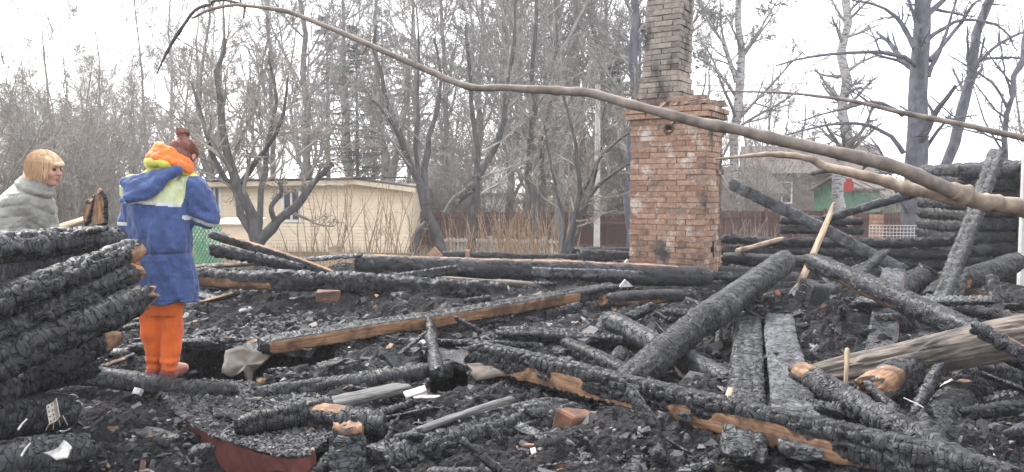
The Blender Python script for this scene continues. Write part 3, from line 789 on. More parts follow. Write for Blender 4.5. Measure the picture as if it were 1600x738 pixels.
log('curled burnt board stub with a brown inner face behind the left pile', A(138, 352, 5.3), A(147, 306, 5.3), .09, .05, n=4, patches=((.1, .9, (0, -1, 0), 40),), ends=('char', 'wood'), jag=(.02, .06), name='board_stub', cat='board')
log('taller curled tan board stub behind the left pile', A(158, 352, 5.3), A(155, 304, 5.3), .10, .05, n=4, patches=((.05, 1, (0, -1, 0), 60),), ends=('char', 'wood'), jag=(.02, .05), name='board_stub', cat='board')
beam('pale tan plank lying behind the left pile', A(84, 362, 5.6), A(136, 343, 5.9), .10, .03, mat='pale_wood', cell=None, name='tan_plank', cat='plank')

# --- torn floor sheet over the pit, plates, scraps, bricks
def slab(name, label, cat, outline, thick, mat, sub=3, noise_amp=.01, seed=0, mside=None, **kw):
    """irregular plate: outline of 3D points (roughly planar), given thickness along its normal"""
    pts = np.array(outline, float)
    c = pts.mean(0); nn = np.zeros(3)
    for i in range(len(pts)): nn += np.cross(pts[i] - c, pts[(i + 1) % len(pts)] - c)
    nn /= np.linalg.norm(nn)
    if nn[2] < 0: nn = -nn
    P = []
    for i in range(len(pts)):
        a, b = pts[i], pts[(i + 1) % len(pts)]
        for k in range(sub): P.append(a + (b - a) * k / sub)
    P = np.array(P); m = len(P)
    P += (noise_amp * np.stack([vnoise(P * 18, seed), vnoise(P * 18 + 9, seed + 1), vnoise(P * 12 + 4, seed + 2)], 1))
    rings = [c + (P - c) * f for f in (1, .8, .6, .4, .2)]
    for r in rings[1:]: r += noise_amp * .8 * vnoise(r * 10, seed + 5)[:, None] * nn
    top = np.concatenate(rings + [c[None]]); bot = top - nn * thick
    V = np.concatenate([top, bot]) - c
    nt_ = len(top); F4 = []; F3 = []; i = np.arange(m); j = np.roll(i, -1)
    for k in range(4):
        F4.append(np.stack([k * m + i, k * m + j, (k + 1) * m + j, (k + 1) * m + i], 1)); F4.append(F4[-1][:, ::-1] + nt_)
    F3.append(np.stack([4 * m + i, 4 * m + j, np.full(m, 5 * m)], 1)); F3.append(F3[-1][:, ::-1] + nt_)
    side = np.stack([i, i + nt_, j + nt_, j], 1)
    mats = [M[mat]] + ([M[mside]] if mside else [])
    F = F4 + [side] + F3
    mi = [0] * sum(len(f) for f in F4) + [1 if mside else 0] * m + [0] * sum(len(f) for f in F3)
    return link(name, mesh(name, V, F, mats, mi=mi, attrs={'wood': np.zeros(len(V))}, smooth=thick < .02), loc=c, label=label, cat=cat, **kw)

slab('torn_sheet', 'torn brown scorched sheet hanging over the edge of the large pit', 'sheet',
     [A(352, 546, 5.75), A(380, 543, 5.8), A(430, 548, 5.9), A(412, 568, 5.75), A(398, 580, 5.7), A(391, 606, 5.6), A(380, 578, 5.6), A(362, 590, 5.55), A(345, 582, 5.5)], .010, 'scrap_tan', 4, .012, 3)
slab('floor_slab', 'charred floor slab overhanging the back of the large pit', 'slab',
     [G(262, 532, .50), G(300, 540, .49), G(345, 537, .49), G(392, 546, .49), G(440, 538, .50), G(486, 547, .49), G(535, 492, .50), G(255, 490, .50)], .05, 'char', 4, .03, 4)
slab('floor_slab', 'charred floor slab overhanging the back of the small pit', 'slab',
     [G(672, 566, .47), G(700, 560, .47), G(730, 570, .46), G(752, 560, .47), G(755, 522, .46), G(662, 522, .46)], .05, 'char', 4, .02, 5)
slab('torn_sheet', 'folded grey sheet standing at the right rim of the small pit', 'sheet',
     [A(728, 566, 5.2), A(800, 570, 5.1), A(792, 586, 5.0), A(742, 592, 5.0)], .010, 'scrap_tan', 6, .02, 6)

build_rubble('rubble', 17000, 15, 5.5, 7.6, .010, .055, .01, 'charcoal crumbs lying on the floor slab behind the large pit', keep=lambda x, y: (np.abs(x + 2.1) < .75) & (y > 6.05 + .05 * np.sin(x * 9)) & (y < 7.3), zf=lambda x, y: .49 + .03 * vnoise(np.stack([x * 4, y * 4, 0 * x], 1), 5) + .05 * (y - 6), xr=0, prob=(.3, .35, .2, .1, .03, .006, .002, .01, 0, .004))

# round base slab with the red painted rim
def red_rim():
    front = spline([G(250, 630, .42), G(268, 643, .45), G(292, 658, .49), G(340, 684, .49), (G(400, 704, .49)), G(452, 716, .49), G(484, 712, .49)], 26)
    back = spline([G(520, 700, .42), G(520, 650, .38), G(430, 622, .37), G(310, 612, .37), G(250, 622, .42)], 18)
    top = np.concatenate([front, back]); c = top.mean(0)
    e = empty('round_base_slab', c, 'curved base slab with a brick-red side, grey ash on its top', 'slab')
    rings = []
    for f in (1, .75, .5, .25):
        r = c + (top - c) * f; r = r + np.array([0, 0, 1.]) * (.03 * (1 - f) + .014 * fbm(r * 16, 3, 7)[:, None] * (1 if f < 1 else .4)); rings.append(r)
    m = len(top); V = np.concatenate(rings + [c[None] + [0, 0, .03]]) - c
    i = np.arange(m); j = np.roll(i, -1); F = []
    for k in range(3): F.append(np.stack([k * m + i, k * m + j, (k + 1) * m + j, (k + 1) * m + i], 1))
    F.append(np.stack([3 * m + i, 3 * m + j, np.full(m, 4 * m)], 1))
    link('ash_top', mesh('ash_top', V, F, [M['terrain']]), e)
    P2 = [tuple(q[:2]) for q in top]
    def inside(x, y):
        r = np.zeros(len(x), bool)
        for a, b in zip(P2, P2[1:] + P2[:1]):
            r ^= ((a[1] > y) != (b[1] > y)) & (x < (b[0] - a[0]) * (y - a[1]) / (b[1] - a[1] + 1e-12) + a[0])
        return r
    build_rubble('rubble', 62000, 14, 3.3, 5.2, .006, .03, .01, 'ash and charcoal crumbs lying on the curved red-sided slab', keep=inside, zf=lambda x, y: .478 + 0 * x - .03 * (y - 3.7), xr=0, prob=(.1, .3, .35, .2, .05, .004, .001, .01, 0, .002))
    n = 40; nz = 10
    fr = spline(front, 60); inward = np.array([.12, .25, 0])
    W = []
    for k in range(nz):
        t = k / (nz - 1)
        r = fr.copy(); r[:, 2] -= t * .24 * (1 - .15 * np.linspace(0, 1, 60)) + .004
        r += inward * (.10 * t)
        o = .012 * fbm(r * 14, 3, 17)[:, None] * np.array([[-.5, -1, 0]]); W.append(r + o)
    W = np.array(W); idx = np.arange(nz * 60).reshape(nz, 60)
    Q = np.stack([idx[:-1, :-1], idx[1:, :-1], idx[1:, 1:], idx[:-1, 1:]], -1).reshape(-1, 4)
    V = W.reshape(-1, 3) - c
    # give the rim thickness
    inn = V + np.array([.015, .04, 0])
    V2 = np.concatenate([V, inn]); k = len(V)
    bt = idx[-1]; st_ = np.stack([bt[:-1], bt[:-1] + k, bt[1:] + k, bt[1:]], 1)
    link('red_side', mesh('red_side', V2, [Q, Q[:, ::-1] + k, st_], [M['red_clay']], True), e)
red_rim()

def small_box(name, label, cat, c, dims, mat, rot=(0, 0, 0), jit=.01, seed=0, sub=True, **kw):
    rr = random.Random(seed); b = MB()
    b.box(-dims[0] / 2, -dims[1] / 2, -dims[2] / 2, dims[0] / 2, dims[1] / 2, dims[2] / 2, jit=jit, rng=rr)
    o = b.build(name, [M[mat]], label=label, cat=cat, loc=c, rot=rot, **kw)
    if min(dims) > .02:
        md = o.modifiers.new('edge', 'BEVEL'); md.width = min(dims) * .12; md.segments = 2
    return o

# perforated plate with nails
pl = empty('perforated_plate', A(86, 643, 3.05), 'small perforated metal plate with protruding nails on the left pile', 'metal plate')
def plate():
    R_ = Matrix.Rotation(math.radians(-28), 4, 'Y') @ Matrix.Rotation(math.radians(62), 4, 'X')
    V, F, k = [], [], 0
    nx_, ny_ = 3, 6; w, h = .066, .084; hr = .0042
    for side in (0, 1):
        b = MB()
        for i in range(2):
            for j in range(4):
                cx = -w / 4 + (i - .5) * w / 4; cy = (j - 1.5) * h / 4; hw, hh = w / 8, h / 8
                th = [2 * math.pi * q / 8 + math.pi / 8 for q in range(8)]
                sq = [(hw, hh * .41), (hw * .41, hh), (-hw * .41, hh), (-hw, hh * .41), (-hw, -hh * .41), (-hw * .41, -hh), (hw * .41, -hh), (hw, -hh * .41)]
                sq[0] = (hw, hh); sq[1] = (0, hh); sq[2] = (-hw, hh); sq[3] = (-hw, 0); sq[4] = (-hw, -hh); sq[5] = (0, -hh); sq[6] = (hw, -hh); sq[7] = (hw, 0)
                ring = [(hr * math.cos(math.pi / 4 * (q + 1)), hr * math.sin(math.pi / 4 * (q + 1))) for q in range(8)]
                for z, fl in ((.0012, 0), (-.0012, 1)):
                    for q in range(8):
                        a, c_, d_, e_ = sq[q], sq[(q + 1) % 8], ring[(q + 1) % 8], ring[q]
                        pts = [(cx + p[0], cy + p[1], z) for p in (a, c_, d_, e_)]
                        b.quad(*(pts if fl else pts[::-1]))
        for x0, x1, y0, y1 in ((-w / 2, 0, -h / 2, -h / 2 + .001), (-w / 2, 0, h / 2 - .001, h / 2), (-w / 2, -w / 2 + .001, -h / 2, h / 2)):
            b.box(x0, y0, -.0014, x1, y1, .0014)
        o = b.build('hinge_leaf', [M['tin']], pl)
        o.matrix_basis = R_ @ (Matrix.Identity(4) if side == 0 else Matrix.Rotation(math.radians(150), 4, 'Y'))
    Pn, Rn = [], []
    for q in range(4):
        p = R_ @ Vector((-.03 + q * .02, -h / 2 + .008, 0)); t = p + Vector((.012 * (q - 1), -.01, -.03 - .006 * (q % 2)))
        o = MB(); V, F = tubes(np.array([[list(p), list(t)]]), np.array([[.0012, .001]]), 5)
        link('nail', mesh('nail', V, F, [M['tin']]), pl)
plate()
slab('white_scrap', 'crumpled white scrap lying at the left bottom corner', 'scrap', [A(66, 706, 3.1), A(88, 700, 3.12), A(100, 692, 3.12), A(112, 698, 3.1), A(108, 712, 3.06), A(86, 718, 3.05)], .008, 'white_ash', 3, .012, 21)
slab('white_scrap', 'white torn piece stuck on the brown stub of the left pile', 'scrap', [A(122, 560, 3.95), A(134, 553, 3.95), A(138, 564, 3.95), A(130, 572, 3.93)], .006, 'white_ash', 2, .004, 22)
slab('white_scrap', 'white bent lamella lying right of the middle pit log', 'scrap', [G(630, 612, .56), G(664, 602, .58), G(666, 609, .57), G(634, 620, .55)], .012, 'white_ash', 3, .006, 23)
slab('white_scrap', 'long white strip lying below the white bent lamella', 'scrap', [G(645, 618, .52), G(688, 618, .52), G(688, 622, .51), G(646, 623, .51)], .01, 'white_ash', 3, .004, 24)
slab('white_scrap', 'flat white fragment lying above the foreground beam', 'scrap', [G(868, 566, .55), G(884, 561, .55), G(906, 568, .54), G(893, 573, .54), G(874, 571, .54)], .012, 'white_ash', 3, .005, 25)
slab('grey_tile', 'pale flat tile lying beside the thin dark log', 'tile', [G(898, 528, .56), G(922, 508, .58), G(936, 514, .58), G(914, 534, .56)], .03, 'grey_wood', 3, .005, 26)
log('white peeled stick at the bottom under the foreground beam', G(1040, 722, .30), G(1108, 744, .28), .075, .05, mat='white_ash', cell=None, name='white_stick', cat='stick', res=.01)
slab('scorched_offcut', 'rounded tan offcut lying below the foreground beam', 'wood offcut', [G(1000, 680, .42), G(1012, 672, .43), G(1030, 690, .42), G(1033, 706, .40), G(1018, 706, .40), G(1004, 696, .41)], .035, 'pale_wood', 3, .006, 27)
slab('scorched_offcut', 'second tan offcut tucked under the rounded one', 'wood offcut', [G(1004, 704, .38), G(1018, 708, .38), G(1022, 722, .37), G(1010, 724, .37)], .03, 'pale_wood', 3, .005, 28)
small_box('rusty_canister', 'rusty brown burnt canister half buried at the bottom centre', 'canister', G(900, 672, .42) + np.array([0, 0, -.02]), (.19, .15, .22), 'rust', (.1, .2, .5), .02, 3)
slab('white_scrap', 'small white chip beside the rusty canister', 'scrap', [G(828, 700, .42), G(836, 698, .42), G(838, 706, .42), G(830, 708, .42)], .012, 'white_ash', 2, .003, 29)
small_box('pipe_stub', 'short brown clay pipe stub under the long charred beam', 'pipe', A(513, 462, 6.9), (.20, .12, .09), 'rust', (0, 0, .2), .012, 4)
slab('paper_board', 'pale square board standing tilted by the shrubs before the cream house', 'board', [A(512, 388, 9.6), A(531, 381, 9.6), A(539, 404, 9.6), A(519, 410, 9.6)], .02, 'pale_wood', 2, .002, 31)
slab('white_scrap', 'white wedge of plaster poking up left of the stove foot', 'scrap', [A(968, 417, 9.4), A(981, 405, 9.4), A(984, 418, 9.4)], .06, 'white_ash', 2, .006, 32)
slab('white_scrap', 'white wedge standing in front of the pale edged log', 'scrap', [A(968, 449, 8.0), A(977, 437, 8.0), A(990, 448, 8.0)], .06, 'white_ash', 2, .006, 33)
slab('pink_brick', 'pink broken brick wedge standing on the far beam', 'brick', [A(666, 399, 8.9), A(679, 386, 8.9), A(691, 400, 8.9)], .08, 'orange_wood', 2, .004, 34)
slab('white_scrap', 'bent white metal strip at the foot of the pale lath', 'scrap', [A(1224, 468, 6.9), A(1238, 452, 6.9), A(1247, 443, 6.95), A(1242, 462, 6.9), A(1232, 468, 6.9)], .01, 'white_ash', 2, .006, 35)
small_box('charred_block', 'square charred block beside the foot of the pale lath', 'block', A(1270, 455, 6.8), (.17, .2, .17), 'char', (.2, .1, .5), .02, 8)
small_box('charred_block', 'small burnt post stub with a tan side on the far beam', 'block', A(730, 399, 8.9), (.05, .05, .12), 'orange_wood', (0, 0, .1), .008, 9)
LUMPS = ['white lump behind the orange plank, left of the middle', 'white lump under the end of the long beam', 'small white lump near the blue jacket', 'small white lump above the torn sheet', 'pale lump right of the tan-ended log', 'pale lump at the right bottom edge', 'small pale lump beside the red shoes', 'pale lump low in the left pile', 'pale lump left of the rusty canister', 'tiny pale lump behind the large pit', 'whitish lump before the stove foot', 'pale lump on the mound right of the stove']
for i, (px, py, z, s) in enumerate(((560, 461, .62, .05), (690, 466, .62, .045), (352, 484, .6, .03), (565, 482, .6, .04), (1480, 602, .42, .05), (1570, 655, .42, .05), (215, 612, .46, .035), (150, 690, .36, .04), (770, 652, .46, .04), (455, 470, .6, .03), (1040, 470, .55, .06), (1245, 505, .55, .03))):
    c = G(px, py, z)
    small_box('ash_lump', LUMPS[i], 'ash lump', c, (s * 1.5, s, s * .7), 'white_ash', (.2 * i, .3, i), s * .25, 40 + i, group='white lumps in the debris')
# thin nails and wires
for i, (a, b, lb) in enumerate(((A(28, 672, 3.0), A(42, 655, 3.05), 'upper thin pale nail on the left pile'), (A(33, 713, 2.95), A(47, 693, 3.0), 'lower thin pale nail on the left pile'), (A(654, 690, 4.1), A(654, 655, 4.15), 'thin white rod standing at the bottom centre'), (A(1412, 622, 4.2), A(1455, 644, 4.1), 'thin pale wire lying across the lower right log'))):
    V, F = tubes(np.array([[a, (a + b) / 2 + [0, 0, .004], b]]), np.array([[.004, .004, .003]]), 5)
    link('thin_rod', mesh('thin_rod', V, F, [M['white_ash']]), label=lb, cat='rod')

# ------------------------------------------------------------------ brick stove with its chimney
BR = []
for k in range(4):
    rr = random.Random(60 + k); b = MB()
    b.box(-.5, -.5, -.5, .5, .5, .5, jit=.035, rng=rr)
    me = mesh('brick', np.array(b.v), np.array(b.f4), [M['brick']])
    bm_ = bpy.data.objects.new('tmp', me)
    BR.append(me)
BRS = []
for me in BR:
    m2 = me.copy(); m2.materials.clear(); m2.materials.append(M['shaft_brick']); BRS.append(m2)

def brick_ring(cx, cy, w1, w2, ang, z, odd, parent, meshes, rr, BL=.26, D=.12, back=None, skip=None, off=0.0, jit=.0065):
    """one course: bricks on the two visible faces (front = local -Y, right = local +X) as parts, the rest into back"""
    ca, sa = math.cos(ang), math.sin(ang)
    H = .067; g = .008
    def place(lx, ly, L, along_x, vis, face):
        if skip and skip(face, lx if along_x else ly, z): return
        x, y = cx + lx * ca - ly * sa, cy + lx * sa + ly * ca
        dims = (L - g, D, H); rz = ang + (0 if along_x else math.pi / 2) + rr.gauss(0, .008)
        px, py = rr.gauss(0, jit), rr.gauss(0, jit)
        if vis:
            link('brick', meshes[rr.randrange(4)], parent, loc=(x + px, y + py, z + H / 2), rot=(rr.gauss(0, .008), rr.gauss(0, .008), rz), scale=dims)
        else:
            back.box(-dims[0] / 2, -D / 2, 0, dims[0] / 2, D / 2, H, Matrix.Translation((x, y, z)) @ Matrix.Rotation(rz, 4, 'Z'), jit=.003, rng=rr)
    for face, (w, wo, vis) in (('front', (w1, w2, True)), ('back', (w1, w2, False))):
        sgn = -1 if face == 'front' else 1
        a0 = -w / 2 + (0 if not odd else D); a1 = w / 2 - (0 if not odd else D)
        n = max(1, round((a1 - a0) / BL)); L = (a1 - a0) / n
        for i in range(n): place(a0 + (i + .5) * L, sgn * (wo / 2 - D / 2), L, True, vis, face)
    for face, vis in (('right', True), ('left', False)):
        sgn = 1 if face == 'right' else -1
        a0 = -w2 / 2 + (D if not odd else 0); a1 = w2 / 2 - (D if not odd else 0)
        n = max(1, round((a1 - a0) / BL)); L = (a1 - a0) / n
        for i in range(n): place(sgn * (w1 / 2 - D / 2), a0 + (i + .5) * L, L, False, vis, face)

def build_stove():
    ang = math.radians(-32)        # turned so that the right side shows
    # near corner (front/right) at pixel 1100
    cz0 = .36
    corner = A(1100, 440, 10.0)
    w1, w2 = 1.06, .74
    ca, sa = math.cos(ang), math.sin(ang)
    cx = corner[0] - (w1 / 2 * ca + w2 / 2 * sa); cy = corner[1] - (w1 / 2 * sa - w2 / 2 * ca)
    st = empty('brick_stove', (cx, cy, cz0), 'tall burnt brick stove with its chimney rising above the ruins', 'stove')
    rr = random.Random(5)
    root = Matrix.Translation((cx, cy, cz0)) @ Matrix.Rotation(ang, 4, 'Z')
    bk = MB()
    def sk(face, t, z):
        if face == 'front' and abs(z + .033 + cz0 - 2.54) < .075 and abs(t - .02) < .10: return True
        if face == 'right' and .78 < z + cz0 < .99 + .02 and abs(t - .02) < .12: return True
        return False
    z = 0
    for c in range(4):     # plinth
        brick_ring(0, 0, w1 + .07, w2 + .09, ang, z, c % 2 == 1, st, BR, rr, back=bk); z += .075
    n = 29
    for c in range(n - 2):
        brick_ring(0, 0, w1, w2, ang, z, c % 2 == 1, st, BR, rr, back=bk, skip=sk); z += .075
    for c in range(2):
        brick_ring(0, 0, w1 + .10 + .05 * c, w2 + .10 + .05 * c, ang, z, c % 2 == 1, st, BR, rr, back=bk); z += .075
    # raised remains on the right part of the top
    ztop = z
    M0 = Matrix.Rotation(ang, 4, 'Z')
    for c in range(2):
        for k in range(3 - c):
            p = M0 @ Vector((w1 / 2 - .12 - k * .265 - .06 * c, -w2 / 2 + .12 + .03 * k, 0))
            link('brick', BR[rr.randrange(4)], st, loc=(p.x, p.y, ztop + c * .075 + .033), rot=(0, 0, ang + rr.gauss(0, .05)), scale=(.25, .12, .065))
    bk.build('backing_bricks', [M['brick']], st)['kind'] = 'stuff'
    # mortar core with the two openings
    co = MB(); q = .012
    a, b_ = w1 / 2 - q, w2 / 2 - q
    zt = ztop + .002
    def face_with_hole(P, u0, u1, hu0, hu1, hz0, hz1, depth, nrm):
        def Qd(ua, ub, za, zb, mi=0, o=0.0):
            co.quad(*[M0 @ Vector(P(u, zz, o)) for u, zz in ((ua, za), (ub, za), (ub, zb), (ua, zb))], mi=mi)
        Qd(u0, hu0, 0, zt); Qd(hu1, u1, 0, zt); Qd(hu0, hu1, 0, hz0); Qd(hu0, hu1, hz1, zt)
        Qd(hu0, hu1, hz0, hz1, 1, depth)
        for (ua, za), (ub, zb) in (((hu0, hz0), (hu1, hz0)), ((hu1, hz0), (hu1, hz1)), ((hu1, hz1), (hu0, hz1)), ((hu0, hz1), (hu0, hz0))):
            co.quad(M0 @ Vector(P(ua, za, 0)), M0 @ Vector(P(ub, zb, 0)), M0 @ Vector(P(ub, zb, depth)), M0 @ Vector(P(ua, za, depth)), mi=1)
    hz = 2.54 - cz0
    face_with_hole(lambda u, zz, o: (u, -b_ + o, zz), -a, a, -.04, .08, hz - .06, hz + .06, .3, 0)
    face_with_hole(lambda u, zz, o: (a - o, u, zz), -b_, b_, -.06, .08, .80 - cz0, 1.03 - cz0, .3, 0)
    co.quad(*[M0 @ Vector(v) for v in ((-a, b_, 0), (a, b_, 0), (a, b_, zt), (-a, b_, zt))])
    co.quad(*[M0 @ Vector(v) for v in ((-a, -b_, 0), (-a, b_, 0), (-a, b_, zt), (-a, -b_, zt))])
    co.quad(*[M0 @ Vector(v) for v in ((-a, -b_, zt), (a, -b_, zt), (a, b_, zt), (-a, b_, zt))])
    co.build('mortar_core', [M['mortar'], M['hole']], st)
    # rough mortar and rubble heaped on the ledge
    rgn = np.random.default_rng(3)
    mb = MB()
    for i in range(60):
        t = Matrix.Rotation(ang, 4, 'Z') @ Vector((rgn.uniform(-.1, w1 / 2), rgn.uniform(-w2 / 2, w2 / 2), 0))
        s = rgn.uniform(.04, .13)
        mb.box(-s, -s * .7, -s * .3, s, s * .7, s * .4, Matrix.Translation((t.x, t.y, ztop + .02 + .02 * rgn.random())) @ Matrix.Rotation(rgn.uniform(0, 3), 4, 'Z'), jit=s * .3)
    mb.build('loose_mortar', [M['mortar']], st)['kind'] = 'stuff'
    # round flue sleeve
    fc = M0 @ Vector((.02, -w2 / 2 - .004, 0)); fn = M0 @ Vector((0, -1, 0))
    th = np.linspace(0, 2 * math.pi, 22); uu = M0 @ Vector((1, 0, 0))
    P = np.array([[[fc.x + .058 * math.cos(t) * uu.x, fc.y + .058 * math.cos(t) * uu.y, hz + .058 * math.sin(t)] for t in th]])
    V, F = tubes(P, np.full((1, 22), .016), 6)
    link('flue_collar', mesh('flue_collar', V, F, [M['rust']], True), st)
    # shaft
    p = M0 @ Vector((-w1 / 2 + .31, w2 / 2 - .30, 0))
    ch = link('chimney', None, st, loc=(p.x, p.y, ztop))
    bk2 = MB(); rr = random.Random(8); zc = 0
    for c in range(32):
        t = c / 31
        if c < 4: W, D2 = .60, .54
        elif c < 6: W, D2 = .56, .52
        else: W, D2 = .53 - .05 * t, .51
        brick_ring(.02 + .09 * t, .0, W, D2, ang, zc, c % 2 == 1, ch, BRS if c > 1 else BR, rr, back=bk2, jit=.006); zc += .075
    bk2.build('backing_bricks', [M['shaft_brick']], ch)['kind'] = 'stuff'
    co = MB(); co.box(-.225, -.22, 0, .225, .22, zc, M0)
    for i in range(4, 8): co.v[i] = (co.v[i][0] * .93 + .09, co.v[i][1] * .93, co.v[i][2])
    co.build('mortar_core', [M['mortar']], ch)
build_stove()

# ------------------------------------------------------------------ remains of the burnt log walls
def log_wall(label, p0, p1, zs, dia, name='charred_log_wall', var=.25, seed=0, mat='char'):
    e = empty(name, (p0[0], p0[1], zs[0] - dia / 2), label, 'log wall')
    rr = random.Random(seed)
    for k, z in enumerate(zs):
        a = Vector((p0[0], p0[1], z)) - Vector(e.location); b = Vector((p1[0], p1[1], z)) - Vector(e.location)
        t0, t1 = rr.uniform(-.0, var * .1), rr.uniform(1 - var, 1)
        t1 = 1 if k < 2 else t1
        q0 = a + (b - a) * t0 + Vector((0, rr.uniform(-.03, .03), 0)); q1 = a + (b - a) * t1 + Vector((0, rr.uniform(-.03, .03), 0))
        _seed[0] += 1
        Mx, L = frame(q0, q1)
        me = log_mesh('log', L, dia * rr.uniform(.95, 1.1), dia * .98, res=.034, cell=(.08, .07), depth=.022, seed=_seed[0], mats=[M[mat]], wob=.02, lump=.12)
        o = link('log', me, e, mat=Mx)
    return e
def gz(row, d): return float(A(800, row, d)[2])
D1 = 11.6
a, b = A(1128, 400, 11.9), A(1500, 400, 11.0)
log_wall('low charred log wall with a pale top edge running right from the stove', a, b, [gz(428, D1) , gz(411, D1), gz(394, D1), gz(377, D1)], .165, seed=1, var=.04)
a, b = A(1215, 380, 11.9), A(1345, 380, 11.7)
log_wall('two extra charred logs topping the low wall behind the slanting beam', a, b, [gz(360, D1), gz(347 + 10, D1) + .11], .15, seed=2, name='charred_log_stack')
a, b = A(892, 400, 12.0), A(990, 400, 11.8)
log_wall('short charred log wall left of the stove foot', a, b, [gz(421, 12), gz(407, 12), gz(393, 12)], .15, seed=3, var=.1)
# the corner
def corner():
    base = A(1575, 455, 10.0)
    e = empty('charred_wall_corner', (base[0], base[1], .3), 'tall burnt log wall corner standing at the right edge of the ruin', 'log wall')
    rr = random.Random(4)
    rows = list(range(470, 250, -20))
    for k, r in enumerate(rows):
        z = gz(r, 10.0) - .3
        lx = A(1497 + rr.uniform(-8, 8), r, 10)[0] - base[0] + (0.35 if k % 2 and k < 8 else 0) * 0 
        for which in (0, 1):
            _seed[0] += 1
            if which == 0:   # logs running to the right across the view
                q0, q1 = Vector((lx + (0 if k not in (7, 8) else .22), 0, z)), Vector((1.9, .25, z + rr.uniform(-.01, .01)))
            else:            # crossing logs, ends towards the camera
                q0, q1 = Vector((.12 + rr.uniform(-.02, .02), -.34 + rr.uniform(-.04, .06), z + .08)), Vector((.22, 2.6, z + .08))
            Mx, L = frame(q0, q1)
            dia = .205
            me = log_mesh('log', L, dia * rr.uniform(.95, 1.15), dia * 1.02, res=.032, cell=(.07, .07), depth=.02, seed=_seed[0], mats=[M['char']], lump=.14, jag=(.05, .03))
            link('log', me, e, mat=Mx)
corner()
ps = MB(); q = A(1603, 300, 9.2)
ps.box(-.05, -.04, 0, .05, .04, 2.0, jit=.01)
ps.build('pale_post', [M['concrete']], label='pale upright post at the right edge in front of the burnt corner', cat='post', loc=(q[0], q[1], .3))

# ------------------------------------------------------------------ buildings and fences
def wall_panel(b, x0, x1, z0, z1, y, lap=.1, mi=0):
    """lapped boards between x0 and x1 on the plane y (facing -Y)"""
    z = z0
    while z < z1 - 1e-3:
        zt = min(z + lap, z1)
        b.box(x0, y - .022, z, x1, y, zt - .006, mi=mi)
        for k in (0, 1): b.v[-8 + k] = (b.v[-8 + k][0], b.v[-8 + k][1] - .012, b.v[-8 + k][2])
        z = zt

def cream_house():
    d = 22.0
    xl, xr = A(322, 385, d)[0], A(644, 385, d)[0]
    zb, zt = -.1, gz(287, d)
    e = empty('cream_house', ((xl + xr) / 2, d, zb), 'long low cream house clad in horizontal boards behind the shrubs', 'house')
    w = (xr - xl) / 2; H = zt - zb
    # openings: (px0, px1, row0, row1)
    ops = [(443, 469, 298, 345), (322 + 6, 345, 292, 335)]
    xs = sorted([(A(a, 0, d)[0] - e.location.x, A(b, 0, d)[0] - e.location.x, gz(r1, d) - zb, gz(r0, d) - zb) for a, b, r0, r1 in ops])
    b = MB(); cur = -w
    for x0, x1, z0, z1 in xs:
        wall_panel(b, cur, x0, 0, H, 0); wall_panel(b, x0, x1, 0, z0, 0); wall_panel(b, x0, x1, z1, H, 0); cur = x1
    wall_panel(b, cur, w, 0, H, 0)
    b.build('siding', [M['siding']], e)
    c = MB(); c.box(-w + .02, .01, 0, w - .02, .06, H - .02)     # inner face stops the light
    for x0, x1, z0, z1 in xs: pass
    body = MB()
    body.box(-w, .1, 0, -w + .05, 5.5, H); body.box(w - .05, .03, 0, w, 5.5, H); body.box(-w + .05, 5.45, 0, w - .05, 5.5, H)
    body.build('wall', [M['siding']], e)
    for x0, x1, z0, z1 in xs:
        f = MB(); t = .05
        for q in ((x0 - .05, z0 - .05, x0 + .03, z1 + .05), (x1 - .03, z0 - .05, x1 + .05, z1 + .05), (x0 + .03, z1 - .03, x1 - .03, z1 + .05), (x0 + .03, z0 - .05, x1 - .03, z0 + .03), ((x0 + x1) / 2 - .025, z0 + .03, (x0 + x1) / 2 + .025, z1 - .03)):
            f.box(q[0], -.06, q[1], q[2], .02, q[3])
        wdw = f.build('window', [M['white_paint']], e)
        g = MB(); g.box(x0, .0, z0, x1, .012, z1); g.build('pane', [M['glass']], wdw)
        cu = MB(); cu.box(x0, .09, z0, x0 + .12, .1, z1); cu.box(x1 - .12, .09, z0, x1, .1, z1); cu.build('curtain', [M['white_paint']], wdw)
    t = MB()
    for x in (-w, w - .1): t.box(x, -.05, 0, x + .1, -.038, H)
    t.build('corner_board', [M['cream_trim']], e)
    r = MB()
    # roof: nearly flat to the left, dropping to the right
    xk = A(560, 0, d)[0] - e.location.x
    prof = [(-w - .2, H + .03), (xk, H + .10), (w + .15, H - .13)]
    for (xa, za), (xb, zb_) in zip(prof, prof[1:]):
        r.prism([(xa, -.35, za), (xb, -.35, zb_), (xb, -.35, zb_ + .05), (xa, -.35, za + .05)], (0, 6.2, 0))
    r.build('roof', [M['roof_sheet']], e)
    fs = MB()
    for (xa, za), (xb, zb_) in zip(prof, prof[1:]):
        fs.prism([(xa, -.37, za - .13), (xb, -.37, zb_ - .13), (xb, -.37, zb_ - .002), (xa, -.37, za - .002)], (0, .03, 0))
    fs.build('fascia', [M['cream_trim']], e)
    # ragged sheets lying on the eave
    sh = MB()
    for k in range(9):
        x = -w + .3 + k * .62; sh.box(x, -.5, H + .1 + .008 * k % 3, x + .58, .6, H + .118 + .008 * k % 3, jit=.02)
    sh.build('roofing_sheet', [M['grey_boards']], e)
cream_house()

